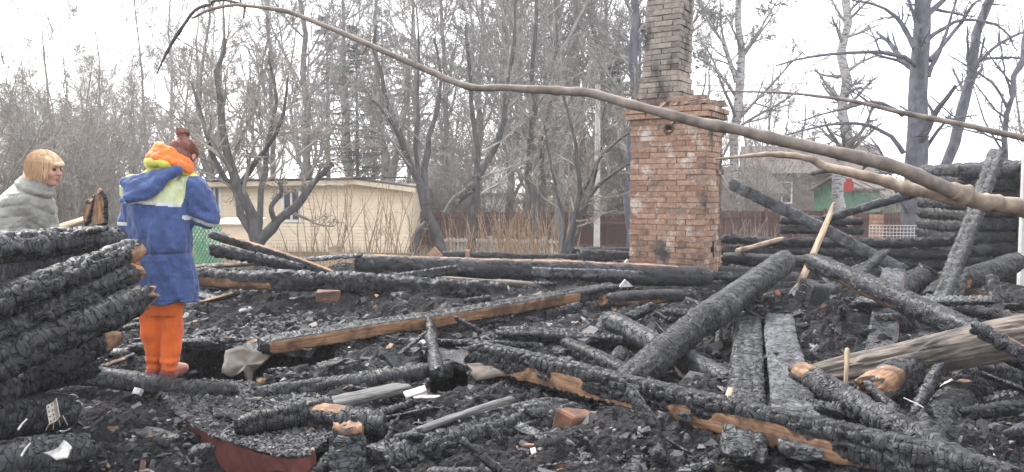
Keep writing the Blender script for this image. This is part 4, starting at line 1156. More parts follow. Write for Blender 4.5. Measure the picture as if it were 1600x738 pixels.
def board_fence(name, label, px0, px1, d0, d1, rt, rb, bw, mat, gap=.012, rails=2, h=None, cat='fence', post_every=14, thick=.02):
    p0, p1 = A(px0, 380, d0), A(px1, 380, d1)
    L = math.hypot(p1[0] - p0[0], p1[1] - p0[1]); an = math.atan2(p1[1] - p0[1], p1[0] - p0[0])
    zt = gz(rt, d0); zb = gz(rb, d0)
    e = empty(name, (p0[0], p0[1], zb), label, cat, rot=(0, 0, an))
    H = zt - zb; n = int(L / bw); rr = random.Random(n)
    bms = []
    for k in range(3):
        q = MB(); q.box(0, 0, 0, bw - gap, thick, H, jit=.004, rng=rr); bms.append(mesh('board', np.array(q.v), np.array(q.f4), [M[mat]]))
    big = bw * FPX / max(d0, d1) > 2.0
    if n <= 300:
        for i in range(n): link('board', bms[i % 3], e, loc=(i * bw, 0, rr.uniform(-.015, .015)))
    r = MB()
    for k in range(rails): r.box(0, -.045, H * (.2 + .6 * k / max(1, rails - 1)), L, -.003, H * (.2 + .6 * k / max(1, rails - 1)) + .06)
    r.build('rail', [M[mat]], e)
    q = MB(); q.box(-.04, -.13, -.2, .04, -.05, H + .06); pm = mesh('post', np.array(q.v), np.array(q.f4), [M[mat]])
    for i in range(0, n + 1, post_every): link('post', pm, e, loc=(i * bw, 0, 0))
    return e
board_fence('board_fence', 'dark brown board fence between the cream house and the gate', 652, 905, 24, 24, 331, 384, .13, 'fence_brown')
board_fence('picket_fence', 'short pale grey picket fence in front of the brown fence', 684, 872, 17.5, 17.0, 372, 402, .09, 'fence_grey', gap=.035)
board_fence('board_fence', 'reddish brown board fence running right from behind the stove', 1100, 1290, 20, 20.5, 330, 392, .12, 'fence_brown')
board_fence('board_fence', 'reddish brown fence behind the wire mesh and the large tree', 1290, 1505, 20.5, 21.5, 333, 388, .12, 'fence_brown')
board_fence('board_fence', 'low weathered board fence at the far left edge', -30, 190, 20, 20, 318, 352, .14, 'grey_boards')
def gate():
    d = 22; p0, p1 = A(905, 0, d), A(986, 0, d); zb, zt = gz(388, d), gz(334, d)
    e = empty('lattice_gate', (p0[0], p0[1], zb), 'dark brown lattice gate behind the pale utility post', 'gate')
    W = p1[0] - p0[0] + .2; H = zt - zb; f = MB()
    for q in ((0, 0, .07, H), (W - .07, 0, W, H), (.07, H - .07, W - .07, H), (.07, 0, W - .07, .07), (W / 2 - .03, .07, W / 2 + .03, H - .07), (.07, H * .68, W / 2 - .03, H * .68 + .05), (W / 2 + .03, H * .68, W - .07, H * .68 + .05)): f.box(q[0], -.03, q[1], q[2], .03, q[3])
    f.build('gate_frame', [M['fence_brown']], e)
    n = 0
    for hx in (0, 1):
        x0, x1 = (.07, W / 2 - .03) if hx == 0 else (W / 2 + .03, W - .07)
        for k in range(-8, 9):
            for s in (1, -1):
                # diagonal lath clipped to the panel
                c0 = (x0 + x1) / 2 + k * .11; pts = []
                for t in np.linspace(-2, 2, 161):
                    x, z = c0 + s * t, H * .35 + t
                    if x0 <= x <= x1 and .07 <= z <= H * .68: pts.append((x, z))
                if len(pts) < 4: continue
                (xa, za), (xb, zb_) = pts[0], pts[-1]
                b = MB(); o = .011 * s; w = .012
                b.prism([(xa - w, o, za), (xa + w, o, za), (xb + w, o, zb_), (xb - w, o, zb_)], (0, .01, 0))
                b.build('lath', [M['fence_brown']], e)
    dk = MB(); dk.box(.07, .10, .07, W - .07, .12, H * .95); dk.build('backing_panel', [M['fence_brown']], e)
gate()
def wire_fence():
    d = 15.5; p0, p1 = A(1368, 0, d), A(1484, 0, d); zb, zt = gz(396, d), gz(353, d)
    e = empty('wire_fence', (p0[0], p0[1], zb), 'pale rusty wire mesh fence before the large aspen', 'fence')
    W = p1[0] - p0[0]; H = zt - zb; P = []
    for k in range(9): z = H * k / 8; P.append([[0, 0, z], [W / 2, 0, z - .01], [W, 0, z]])
    for k in range(22): x = W * k / 21; P.append([[x, .004, 0], [x, .004, H / 2], [x, .004, H]])
    V, F = tubes(np.array(P), np.full((len(P), 3), .007), 4)
    link('wire_mesh', mesh('wire_mesh', V, F, [M['concrete']]), e)
    q = MB(); x = A(1472, 0, 15.3)[0] - p0[0]; q.box(x - .05, -.10, -.1, x + .05, -.01, gz(362, 15.3) - zb)
    q.build('post', [M['concrete']], e)
wire_fence()
for i, (px, rt, rb, w, lb) in enumerate(((1312, 340, 388, .14, 'left orange wooden post standing before the brown fence'), (1336, 332, 388, .10, 'slim orange wooden post between the two others'), (1379, 335, 388, .22, 'wide orange brick post right of the other two'))):
    d = 17; c = A(px, 0, d); b = MB(); z0 = gz(rb, d)
    for k in range(7):
        hh = (gz(rt, d) - z0) / 7; b.box(-w / 2, -w / 2, k * hh, w / 2, w / 2, (k + 1) * hh - .012, jit=.006)
    b.build('orange_post', [M['orange_wood']], label=lb, cat='post', loc=(c[0], c[1], z0))
def gable_house(name, label, cat, px0, px1, d, r_eave, r_ridge, r_base, depth, wall, roof, yaw=0, win=(), over=.3, cx=None):
    x0, x1 = A(px0, 0, d)[0], A(px1, 0, d)[0]; zb = gz(r_base, d); H = gz(r_eave, d) - zb; R = gz(r_ridge, d) - zb
    e = empty(name, ((x0 + x1) / 2, d + depth / 2, zb), label, cat, rot=(0, 0, math.radians(yaw)))
    w = (x1 - x0) / 2; dp = depth / 2; b = MB()
    wall_panel(b, -w, w, 0, H, -dp, lap=.2)
    b.build('front_siding', [M[wall]], e)
    b = MB(); b.box(-w, -dp + .003, 0, w, dp, H - .01)
    b.prism([(-w, -dp, H - .01), (-w, 0, R - .06), (-w, dp, H - .01)], (.06, 0, 0)); b.prism([(w - .06, -dp, H - .01), (w - .06, 0, R - .06), (w - .06, dp, H - .01)], (.06, 0, 0))
    b.build('wall', [M[wall]], e)
    o = over; dz = (R - H) * o / dp
    r = MB()
    r.prism([(-w - o, -dp - o, H - dz), (-w - o, 0, R), (-w - o, 0, R + .08), (-w - o, -dp - o, H - dz + .08)], (2 * w + 2 * o, 0, 0))
    r.prism([(-w - o, dp + o, H - dz), (-w - o, .002, R), (-w - o, .002, R + .08), (-w - o, dp + o, H - dz + .08)], (2 * w + 2 * o, 0, 0))
    rf = r.build('roof', [M[roof]], e)
    rib = MB()
    for k in range(int((2 * w + 2 * o) / .35)):
        x = -w - o + .1 + k * .35
        rib.prism([(x, -dp - o - .01, H - dz + .07), (x, -.01, R + .075), (x, -.01, R + .115), (x, -dp - o - .01, H - dz + .11)], (.05, 0, 0))
    rib.build('roof_ridge', [M[roof]], rf)
    for x, z, ww, hh in win:
        f = MB()
        for q in ((x, z, x + .07, z + hh), (x + ww - .07, z, x + ww, z + hh), (x + .07, z + hh - .07, x + ww - .07, z + hh), (x + .07, z, x + ww - .07, z + .07), (x + ww / 2 - .03, z + .07, x + ww / 2 + .03, z + hh - .07)): f.box(q[0], -dp - .09, q[1], q[2], -dp - .03, q[3])
        wd = f.build('window', [M['white_paint']], e)
        g = MB(); g.box(x + .06, -dp - .055, z + .06, x + ww - .06, -dp - .045, z + hh - .06); g.build('pane', [M['glass']], wd)
    return e
gable_house('brown_house', 'brown boarded house with a broad old gabled roof beyond the right fence', 'house', 1215, 1392, 34, 266, 224, 385, 6.5, 'grey_boards', 'roof_brown', yaw=-16, win=((-1.8, 1.9, .9, 1.0), (.6, 1.9, .9, 1.0)), over=.6)
gable_house('green_shed', 'green painted shed standing before the brown house', 'shed', 1322, 1366, 27, 296, 278, 385, 2.5, 'green_paint', 'roof_brown', yaw=10, over=.15)
gable_house('green_house', 'low green house with a brown roof behind the large tree', 'house', 1405, 1512, 27, 312, 285, 385, 3.4, 'green_paint', 'roof_brown', yaw=-8, over=.3)
gable_house('pale_barn', 'pale long barn glimpsed between trunks beyond the brown fence', 'barn', 655, 800, 42, 300, 258, 370, 7, 'white_paint', 'concrete', yaw=0, over=.3)
gable_house('pale_cottage', 'small pale house hidden behind the trees left of the stove', 'house', 880, 935, 36, 300, 270, 370, 4, 'siding', 'concrete', yaw=0, over=.3)
gable_house('grey_barn', 'grey old shed seen through twigs right of the stove', 'shed', 1140, 1210, 30, 300, 262, 385, 4, 'grey_boards', 'roof_brown', yaw=5, over=.3)
gable_house('low_shed', 'low boarded shed with a bare roof at the far left', 'shed', 60, 165, 26, 335, 305, 372, 3.5, 'grey_boards', 'roof_brown', yaw=4, over=.2)
b = MB(); b.box(-.11, -.1, 0, .11, .1, .3); b.box(-.07, -.08, .3, .07, .08, .42, jit=.01); c = A(1325, 0, 24)
b.build('red_barrel', [M['red_plastic']], label='small red container on top of the fence by the green shed', cat='container', loc=(c[0], 24, gz(300, 24)))
# little pale lean-to behind the jacket
def lean_to():
    d = 17; c = A(356, 0, d); z0 = gz(390, d); e = empty('pale_crate_shed', (c[0], c[1], z0), 'small cream lean-to box beside the blue jacket', 'shed')
    w = .42; H = gz(350, d) - z0; b = MB(); b.box(-w, 0, 0, w, .8, H * .93); b.build('wall', [M['siding']], e)
    r = MB(); r.prism([(-w - .06, -.08, H * .93), (w + .06, -.08, H * .93 + .0), (w + .06, -.08, H), (-w - .06, -.08, H)], (0, 1, .1)); r.build('roof', [M['cream_trim']], e)
lean_to()
def net():
    d = 11.5; e0, e1 = A(300, 0, d), A(345, 0, d); z0, z1 = gz(418, d), gz(352, d); W = e1[0] - e0[0]; H = z1 - z0
    P = []; n = 11
    for i in range(-n, n + 1):
        for s in (1, -1):
            pts = []
            for t in np.linspace(0, 1, 41):
                x = W / 2 + i * .055 + s * (t - .5) * H * .6; z = t * H
                if 0 <= x <= W: pts.append((x, .02 * math.sin(x * 9 + z * 7), z))
            if len(pts) > 3:
                pts = np.array(pts); P.append(pts[np.linspace(0, len(pts) - 1, 6).astype(int)])
    V, F = tubes(np.array(P), np.full((len(P), 6), .0085), 4)
    link('garden_net', mesh('garden_net', V, F, [M['green_net']]), loc=(e0[0], d, z0), label='green plastic garden net hanging beside the blue jacket', cat='net')
net()
def upost():
    d = 19; c = A(935, 0, d); z0 = gz(392, d); H = gz(130, d) - z0
    e = empty('utility_post', (c[0], c[1], z0), 'slim pale concrete utility post left of the stove', 'utility post')
    b = MB(); b.box(-.075, -.075, 0, .075, .075, H)
    for k in range(4, 8): b.v[k] = (b.v[k][0] * .75, b.v[k][1] * .75, b.v[k][2])
    b.build('shaft', [M['concrete']], e)
    for zz in (gz(330, d) - z0, gz(338, d) - z0):
        q = MB(); q.box(-.5, -.11, zz, .7, -.078, zz + .03); q.build('bracket', [M['wire']], e)
upost()
def cable(label, p0, p1, sag, r=.012):
    t = np.linspace(0, 1, 24)[:, None]; P = np.array(p0) * (1 - t) + np.array(p1) * t; P[:, 2] -= sag * 4 * (t * (1 - t))[:, 0]
    V, F = tubes(P[None], np.full((1, 24), r), 5)
    link('power_cable', mesh('power_cable', V, F, [M['wire']]), label=label, cat='cable')
cable('lower power cable crossing the sky at the right', A(1050, 176, 24), A(1750, 150, 22), .1)
cable('middle power cable crossing the sky at the right', A(1050, 134, 24), A(1750, 92, 22), .2)
cable('upper faint power cable crossing the sky at the right', A(1050, 120, 27), A(1750, 72, 25), .2, .008)

# ------------------------------------------------------------------ trees
def unit(v): return v / (np.linalg.norm(v, axis=-1, keepdims=True) + 1e-9)
def grow(S, Dr, Ln, R0, K, wob, up, rng, tip=.3):
    n = len(S); P = np.zeros((n, K, 3)); P[:, 0] = S; d = unit(Dr)
    for k in range(1, K):
        d = unit(d + rng.normal(0, wob, (n, 3)) + np.array([0, 0, 1.]) * up)
        P[:, k] = P[:, k - 1] + d * (Ln / (K - 1))[:, None]
    return P, R0[:, None] * np.linspace(1, tip, K)[None]
def sprout(P, R, n, t0, t1, ang, rng, rf=.6, lf=.5, lv=.3, L=None):
    N_, K, _ = P.shape
    pi = np.repeat(np.arange(N_), n); t = rng.uniform(t0, t1, len(pi)) * (K - 1)
    i = np.minimum(t.astype(int), K - 2); u = (t - i)[:, None]
    S = P[pi, i] * (1 - u) + P[pi, i + 1] * u
    T = unit(P[pi, i + 1] - P[pi, i])
    rad = (R[pi, i] * (1 - u[:, 0]) + R[pi, i + 1] * u[:, 0])
    q = unit(np.cross(T, rng.normal(size=T.shape)))
    a = rng.normal(ang, .22, len(pi))[:, None]
    D = T * np.cos(a) + q * np.sin(a)
    if L is None: L = np.linalg.norm(np.diff(P, axis=1), axis=2).sum(1)
    Ln = L[pi] * lf * (1 - .45 * t / (K - 1)) * rng.uniform(1 - lv, 1 + lv, len(pi))
    return S, D, Ln, rad * rf
def tree_meshes(limbs, seed, counts=(24, 7, 6, 5), trunk='bark', twig='twig', ang=(.8, .7, .7, .8), lf=(.38, .5, .5, .5), up=(.05, .06, .02, 0), wob=(.12, .16, .2, .3),
                t0=.25, minr=.006, sides=7, Ks=(7, 6, 4, 2), rf=(.45, .6, .6, .6), tip=.25):
    """limbs: list of (points, r0, r1) in local metres"""
    rng = np.random.default_rng(seed)
    TV, TF, base = [], [], 0
    CV, CF, cb = [], [], 0
    K0 = 12
    LP = []; LR = []
    for pts, r0, r1 in limbs:
        P = spline(pts, K0); P[1:-1] += rng.normal(0, .01 * np.linalg.norm(P[-1] - P[0]) * .6, (K0 - 2, 3)) * np.array([1, 1, .3])
        LP.append(P); LR.append(np.linspace(r0, r1, K0) * (1 + .05 * rng.normal(size=K0)))
    P, R = np.array(LP), np.array(LR)
    V, F = tubes(P, R, sides, cap=False)
    tm = mesh('trunk', V, F, [M[trunk]], True)
    for lv, n in enumerate(counts):
        S, D, Ln, rr = sprout(P, R, n, t0 if lv == 0 else .15, .98, ang[lv], rng, rf[lv], lf[lv])
        rr = np.maximum(rr, minr)
        P, R = grow(S, D, Ln, rr, Ks[lv], wob[lv], up[lv], rng, tip=.35)
        R = np.maximum(R, minr * .6)
        V, F = tubes(P, R, 5 if lv == 0 else (4 if lv == 1 else 3))
        CV.append(V); CF.append(F[0] + cb); cb += len(V)
    cm = mesh('crown', np.concatenate(CV), np.concatenate(CF), [M[twig]], False)
    return tm, cm
def plant(name, label, cat, tm, cm, loc, group=None, rz=0, s=1.0, parts=('trunk', 'crown')):
    e = empty(name, loc, label, cat, group=group, rot=(0, 0, rz)); e.scale = (s, s, s)
    link(parts[0], tm, e); link(parts[1], cm, e)
    return e

# generic kinds for the wood behind
def straight(h, r, lean=0, rng=random): return [([(0, 0, -.3), (lean * .2, 0, h * .25), (lean * .5, .05, h * .55), (lean, 0, h)], r, r * .12)]
KT = []
rnd = random.Random(3)
for k in range(3):   # tall slender trees
    h = (17, 15, 19)[k]
    KT.append(tree_meshes(straight(h, .17, (.5, -.6, .2)[k]), 40 + k, counts=(28, 8, 6, 3), lf=(.26, .5, .5, .6), up=(.14, .08, .03, 0), ang=(.75, .7, .75, .8), t0=.12, minr=.010))
for k in range(3):   # spreading forked trees
    h = (11, 9.5, 12)[k]; a = (.5, -.4, .7)[k]
    limbs = [([(0, 0, -.3), (.05, 0, 1.2), (.1 * a, 0, 2.2)], .20, .16), ([(0.1 * a, 0, 2.1), (1.0 * a, .4, h * .5), (1.5 * a, .6, h)], .14, .02), ([(.1 * a, 0, 2.0), (-1.4 * a, -.3, h * .45), (-2.4 * a, .2, h * .9)], .12, .02), ([(.05, 0, 1.6), (.3, 1.2, h * .4), (.5, 2.0, h * .75)], .10, .02)]
    KT.append(tree_meshes(limbs, 50 + k, counts=(11, 7, 6, 3), lf=(.34, .5, .5, .55), up=(.06, .05, .02, 0), t0=.2, minr=.010, twig='twig_brown' if k == 1 else 'twig'))
KS = []
for k in range(3):   # many-stemmed shrubs
    limbs = []
    for j in range(9):
        an = j * .7 + k; sp = .5 + .12 * j % 3; h = 2.6 + .35 * ((j * 7 + k) % 4)
        limbs.append(([(0.05 * math.cos(an), .05 * math.sin(an), -.1), (sp * .5 * math.cos(an), sp * .5 * math.sin(an), h * .5), (sp * 1.3 * math.cos(an), sp * 1.3 * math.sin(an), h)], .022, .006))
    KS.append(tree_meshes(limbs, 70 + k, counts=(9, 7, 5), lf=(.35, .5, .55), up=(.05, .03, 0), ang=(.6, .7, .8), wob=(.12, .2, .3), Ks=(6, 4, 3), t0=.12, minr=.005, trunk='twig_brown', twig=('twig_brown', 'twig', 'twig_brown')[k], sides=4, rf=(.6, .7, .7)))

def spruce(seed, h):
    rng = np.random.default_rng(seed)
    P = np.array([spline([(0, 0, -.2), (0, 0, h * .5), (0.05, 0, h)], 10)]); R = np.array([np.linspace(.16, .02, 10)])
    V, F = tubes(P, R, 7); tm = mesh('trunk', V, F, [M['bark_dark']], True)
    n = 150; z = h * (.08 + .9 * rng.random(n) ** .9); az = rng.uniform(0, 6.283, n); L = (h - z) * .20 + .3
    D = np.stack([np.cos(az), np.sin(az), -.12 + .25 * z / h], 1)
    P, R = grow(np.stack([0 * z, 0 * z, z], 1), D, L, np.full(n, .02), 6, .07, .02, rng)
    V, F = tubes(P, R, 3); Vs, Fs = [V], [F[0]]; b = len(V)
    m = 46
    pi = np.repeat(np.arange(n), m); t = rng.uniform(.1, 1, len(pi)) * 5; i = np.minimum(t.astype(int), 4); u = (t - i)[:, None]
    S = P[pi, i] * (1 - u) + P[pi, i + 1] * u
    d = unit(unit(P[pi, i + 1] - P[pi, i]) + rng.normal(0, .55, (len(pi), 3)) + [0, 0, -.45]); l = rng.uniform(.10, .28, len(pi))[:, None]
    w = unit(np.cross(d, rng.normal(size=d.shape))) * .018
    Q = np.stack([S - w, S + w, S + d * l + w * .4, S + d * l - w * .4], 1).reshape(-1, 3)
    Vs.append(Q); Fs.append(np.arange(len(Q)).reshape(-1, 4) + b)
    cm = mesh('crown', np.concatenate(Vs), np.concatenate(Fs), [M['needle']])
    return tm, cm
SP = [spruce(1, 13), spruce(2, 11)]

WG = 'bare trees of the wood behind the gardens'
TK = ['tall slender bare tree', 'thin upright bare tree', 'very tall bare tree', 'spreading forked bare tree', 'brownish forked bare tree', 'broad twiggy bare tree']
def side(px): return ('beyond the blond woman' if px < 120 else 'between the two women' if px < 220 else 'beyond the blue jacket' if px < 340 else 'above the left end of the cream house' if px < 480 else 'above the right end of the cream house' if px < 650
                      else 'above the dark brown fence' if px < 780 else 'above the grey pickets' if px < 880 else 'left of the chimney' if px < 1000 else 'right of the chimney' if px < 1200 else 'beyond the brown house' if px < 1420 else 'beyond the burnt corner')
def at_px(px, d, z=-.05): c = A(px, 380, d); return (c[0], c[1], z)
rr = random.Random(21)
# the near ranks (placed by eye), then the wood
near = [(-60, 27, 4, .6), (40, 33, 3, .62), (105, 27, 5, .62), (170, 34, 0, .58), (235, 30, 1, .66), (300, 37, 3, .95), (330, 27, 4, 1.05), (430, 33, 2, .9), (485, 27, 0, 1.0), (545, 36, 1, 1.1), (610, 31, 4, 1.1), (700, 29, 0, .9),
        (745, 34, 1, 1.1), (790, 28, 2, 1.0), (838, 32, 5, 1.2), (868, 24, 0, 1.2), (905, 29, 2, 1.1), (955, 33, 1, 1.1), (985, 26, 5, 1.1), (1090, 34, 4, .9), (1180, 40, 3, .8), (1235, 38, 4, .75), (1620, 30, 3, .9)]
for px, d, k, s in near:
    plant('bare_tree', TK[k] + ' ' + side(px) + ', front rank', 'tree', *KT[k], at_px(px, d), group=WG, rz=rr.uniform(0, 6.28), s=s)
for i in range(20):
    px = -180 + 1240 * (i + rr.random()) / 20 ; d = rr.uniform(38, 72); k = rr.choice([0, 1, 2, 2, 3, 4, 5])
    plant('bare_tree', TK[k] + ' ' + side(px) + ', deep in', 'tree', *KT[k], at_px(px, d), group=WG, rz=rr.uniform(0, 6.28), s=rr.uniform(.9, 1.25) * (.62 if px < 260 else 1.0) * (.72 if px < 90 else 1))
for i, (px, d, k, s) in enumerate(((560, 34, 0, .72), (515, 44, 1, 1.1), (600, 46, 0, 1.0), (890, 40, 1, 1.0), (965, 31, 1, .75), (640, 50, 1, 1.1), (850, 48, 0, 1.2))):
    plant('spruce_tree', ('taller', 'lower')[k] + ' dim spruce among the bare trees ' + side(px), 'tree', *SP[k], at_px(px, d), group='spruces among the bare trees', rz=i, s=s)
LB = KT[5][1].copy(); LB.materials.clear(); LB.materials.append(M['leafbud'])
for i, (px, d, s) in enumerate(((-30, 48, .95), (55, 52, .95), (130, 50, .95))):
    plant('budding_tree', 'hazy tree flushed with first green leaves ' + ('at the left edge', 'above the blond woman', 'beyond the gap between the women')[i], 'tree', KT[5][0], LB, at_px(px, d), rz=i * 2., s=s)
for i in range(52):
    px = -120 + (1110 if i < 50 else 700) * rr.random() + (0 if i < 50 else 1120); d = rr.uniform(13.5, 26) if px < 330 else rr.uniform(24, 30)
    if 280 < px < 665: continue
    s = rr.uniform(.7, 1.25) * (1.1 if px < 330 else 1)
    if px > 1120: s *= .7
    plant('bare_shrub', ('wide', 'tall', 'leaning')[i % 3] + ' leafless shrub ' + ('rather near, ' if d < 20 else 'further back, ') + side(px), 'shrub', *KS[i % 3], at_px(px, d), group='leafless shrubs in the gardens', rz=rr.uniform(0, 6.28), s=s, parts=('stems', 'twigs'))

for i, (px, d, s) in enumerate(((1165, 22, .9), (1195, 26, .9), (1398, 25, .5))):
    plant('bare_shrub', 'brown leafless bush' + (' at the stove side of the right fence', ' before the grey shed', ' at the foot of the large aspen')[i], 'shrub', *KS[i % 3], at_px(px, d), group='brown bushes beyond the right fence', rz=i * 1.3, s=s, parts=('stems', 'twigs'))

def px_limb(pts, d, base, r0, r1, dy=()):
    """limb drawn through pixels at distance d (+ dy per point)"""
    out = []
    for i, (px, py) in enumerate(pts):
        dd = d + (dy[i] if i < len(dy) else (dy[-1] if dy else 0))
        out.append(tuple(A(px, py, dd) - np.array(base)))
    return (out, r0, r1)
def special(name, label, cat, d, limbs, seed, **kw):
    b0 = limbs[0][0][0]; base = A(b0[0], b0[1], d); base[2] -= .05
    L = [px_limb(p, d, base, r0, r1, dy) for p, r0, r1, dy in limbs]
    tm, cm = tree_meshes(L, seed, **kw)
    return plant(name, label, cat, tm, cm, tuple(base))
# old apple tree before the cream house
special('old_apple_tree', 'gnarled many-stemmed old tree before the left end of the cream house', 'tree', 14, [
    ([(404, 392), (398, 360), (378, 300), (352, 215), (340, 120), (352, 60)], .13, .03, (0,)), ([(400, 385), (378, 330), (360, 290), (335, 250), (318, 190), (300, 130)], .09, .02, (0, .2, .5)),
    ([(404, 380), (432, 348), (468, 318), (490, 285), (520, 255)], .11, .045, (0,)), ([(404, 378), (407, 330), (415, 250), (430, 150), (420, 80)], .08, .02, (0, .4, .8)), ([(432, 350), (424, 325), (440, 300), (436, 285)], .055, .03, (0, -.2)),
    ([(372, 290), (410, 240), (440, 190), (450, 120)], .06, .015, (0, -.3, -.6))], 101, counts=(8, 6, 5, 3), trunk='bark_dark', twig='twig_brown', ang=(.7, .8, .8, .8), lf=(.42, .5, .5, .5), minr=.006, t0=.35)
special('forked_tree', 'dark forked tree between the cream house and the brown fence', 'tree', 16, [
    ([(690, 395), (672, 340), (655, 295), (632, 235), (610, 180), (590, 110), (588, 40)], .12, .03, (0,)), ([(648, 395), (652, 370), (668, 350)], .12, .10, (0,)), ([(665, 320), (664, 270), (676, 200), (690, 140), (678, 60)], .10, .02, (0, .2, .4)),
    ([(640, 255), (625, 215), (600, 175), (575, 150)], .05, .02, (0, -.2)), ([(655, 290), (650, 240), (652, 170), (655, 90), (650, 10)], .06, .015, (0, .3))], 102, counts=(8, 6, 5, 3), trunk='bark_dark', twig='twig', lf=(.35, .5, .5, .5), minr=.007, t0=.35)
special('slender_tree', 'slender dark tree standing before the brown fence in the middle', 'tree', 17, [
    ([(735, 395), (737, 340), (745, 290), (742, 220), (735, 130), (728, 40)], .10, .03, (0,)), ([(700, 335), (712, 315), (742, 290)], .13, .10, (0,)), ([(745, 280), (770, 240), (790, 180), (800, 90), (805, 0)], .10, .03, (0, .3))], 103, counts=(12, 7, 6, 3), trunk='bark_dark', twig='twig', lf=(.3, .5, .5, .5), minr=.007, t0=.3)
special('slender_tree', 'dark thin tree with two stems right of the picket fence', 'tree', 18, [
    ([(828, 395), (830, 330), (826, 260), (835, 180), (830, 90), (838, 0)], .11, .04, (0,)), ([(832, 380), (845, 320), (848, 240), (858, 150), (870, 40)], .09, .03, (0, .4))], 104, counts=(14, 7, 6, 3), trunk='bark_dark', twig='twig', lf=(.28, .5, .5, .5), minr=.007, t0=.25)
special('arching_tree', 'small many-branched tree arching beside the stove', 'tree', 12.5, [
    ([(882, 398), (895, 350), (905, 290), (900, 220), (880, 150)], .055, .02, (0,)), ([(886, 395), (905, 340), (935, 290), (985, 255)], .05, .02, (0, .1)), ([(884, 395), (900, 330), (935, 250), (990, 205)], .05, .015, (0, .3)), ([(880, 395), (878, 330), (862, 260), (850, 190)], .04, .012, (0, .2)), ([(888, 395), (915, 330), (940, 230), (945, 150)], .045, .012, (0, .5))],
    105, counts=(9, 7, 5), trunk='bark_dark', twig='twig_brown', lf=(.4, .5, .5), minr=.005, Ks=(7, 5, 3), t0=.25)
special('dark_trunk_tree', 'dark rough tree rising directly left of the chimney', 'tree', 19, [
    ([(985, 400), (983, 300), (990, 200), (992, 100), (990, 0), (985, -120)], .14, .10, (0,)), ([(992, 90), (1010, 40), (1040, -40)], .06, .03, (0,))], 106, counts=(26, 7, 5, 3), trunk='bark_lilac', twig='twig', lf=(.22, .5, .5, .5), minr=.008, t0=.25)
special('birch_tree', 'birch with a broad leafless crown right of the chimney', 'tree', 24, [
    ([(1148, 390), (1150, 300), (1150, 200), (1156, 100), (1152, 0), (1155, -100)], .17, .09, (0,)), ([(1150, 130), (1130, 70), (1100, 20), (1080, -30)], .07, .02, (0,)), ([(1152, 100), (1185, 50), (1215, 0)], .07, .02, (0,)), ([(1150, 150), (1120, 110), (1090, 90)], .06, .02, (0, -.5))], 107, counts=(13, 7, 6, 3), trunk='birch', twig='twig', lf=(.3, .5, .5, .5), minr=.009, t0=.3, ang=(.9, .7, .7, .8))
special('birch_tree', 'birch trunk standing before the brown house', 'tree', 22, [
    ([(1312, 390), (1313, 300), (1318, 200), (1317, 100), (1320, 0), (1316, -120)], .17, .11, (0,))], 108, counts=(24, 6, 4, 2), trunk='birch', twig='twig', lf=(.16, .5, .5, .5), up=(.03, .02, 0, 0), minr=.008, t0=.25, ang=(1.1, .7, .7, .8))
special('large_aspen', 'thick smooth aspen trunk with arching limbs at the right', 'tree', 18, [
    ([(1428, 392), (1430, 330), (1432, 230), (1437, 120), (1442, 0), (1446, -150)], .27, .17, (0,)), ([(1440, 392), (1448, 340), (1450, 300)], .18, .12, (0, .1)),
    ([(1434, 105), (1400, 85), (1340, 82), (1260, 90), (1212, 103)], .06, .015, (0, -.3)), ([(1430, 75), (1410, 40), (1380, 12), (1330, 0)], .07, .02, (0, .3)), ([(1412, 240), (1380, 205), (1330, 193), (1270, 200), (1205, 220)], .06, .015, (0, .2)), ([(1410, 180), (1370, 160), (1310, 172), (1240, 192)], .055, .012, (0, -.5)),
    ([(1452, 95), (1490, 50), (1520, 10), (1560, -20)], .06, .02, (0, .4)), ([(1452, 60), (1500, 32), (1560, 40), (1590, 80)], .055, .012, (0, .4)), ([(1448, 230), (1480, 190), (1530, 180)], .05, .012, (0, -.3)), ([(1450, 120), (1475, 60), (1500, -20)], .06, .02, (0,)), ([(1432, 40), (1420, 0), (1400, -40)], .05, .02, (0,)), ([(1425, 340), (1400, 300), (1385, 255), (1360, 215)], .05, .015, (0, -.4))],
    109, counts=(7, 4, 3), trunk='bark_lilac', twig='bark_lilac', lf=(.30, .5, .5), up=(.03, .02, 0), Ks=(7, 5, 3), minr=.007, t0=.3, ang=(.8, .7, .8), sides=10)
special('leaning_aspen', 'tall leaning aspen trunk beside the burnt corner', 'tree', 19, [
    ([(1455, 395), (1466, 320), (1482, 250), (1510, 140), (1548, 0), (1580, -120)], .16, .09, (0,)), ([(1515, 110), (1560, 70), (1600, 50), (1660, 30)], .05, .02, (0,)), ([(1520, 95), (1570, 90), (1640, 95)], .045, .015, (0, -.3))], 110, counts=(9, 5, 3), trunk='bark_lilac', twig='bark_lilac', lf=(.2, .5, .5), Ks=(7, 5, 3), minr=.007, t0=.3)
special('young_aspen', 'thin young tree rising behind the burnt corner', 'tree', 17, [
    ([(1566, 395), (1571, 300), (1574, 200), (1584, 130), (1602, 70), (1615, -20)], .07, .04, (0,)), ([(1576, 170), (1550, 130), (1522, 110), (1480, 85)], .035, .012, (0,)), ([(1580, 150), (1568, 100), (1560, 30)], .03, .01, (0, .2))], 111, counts=(9, 5, 3), trunk='bark_lilac', twig='bark_lilac', lf=(.3, .5, .5), Ks=(7, 5, 3), minr=.006, t0=.2)
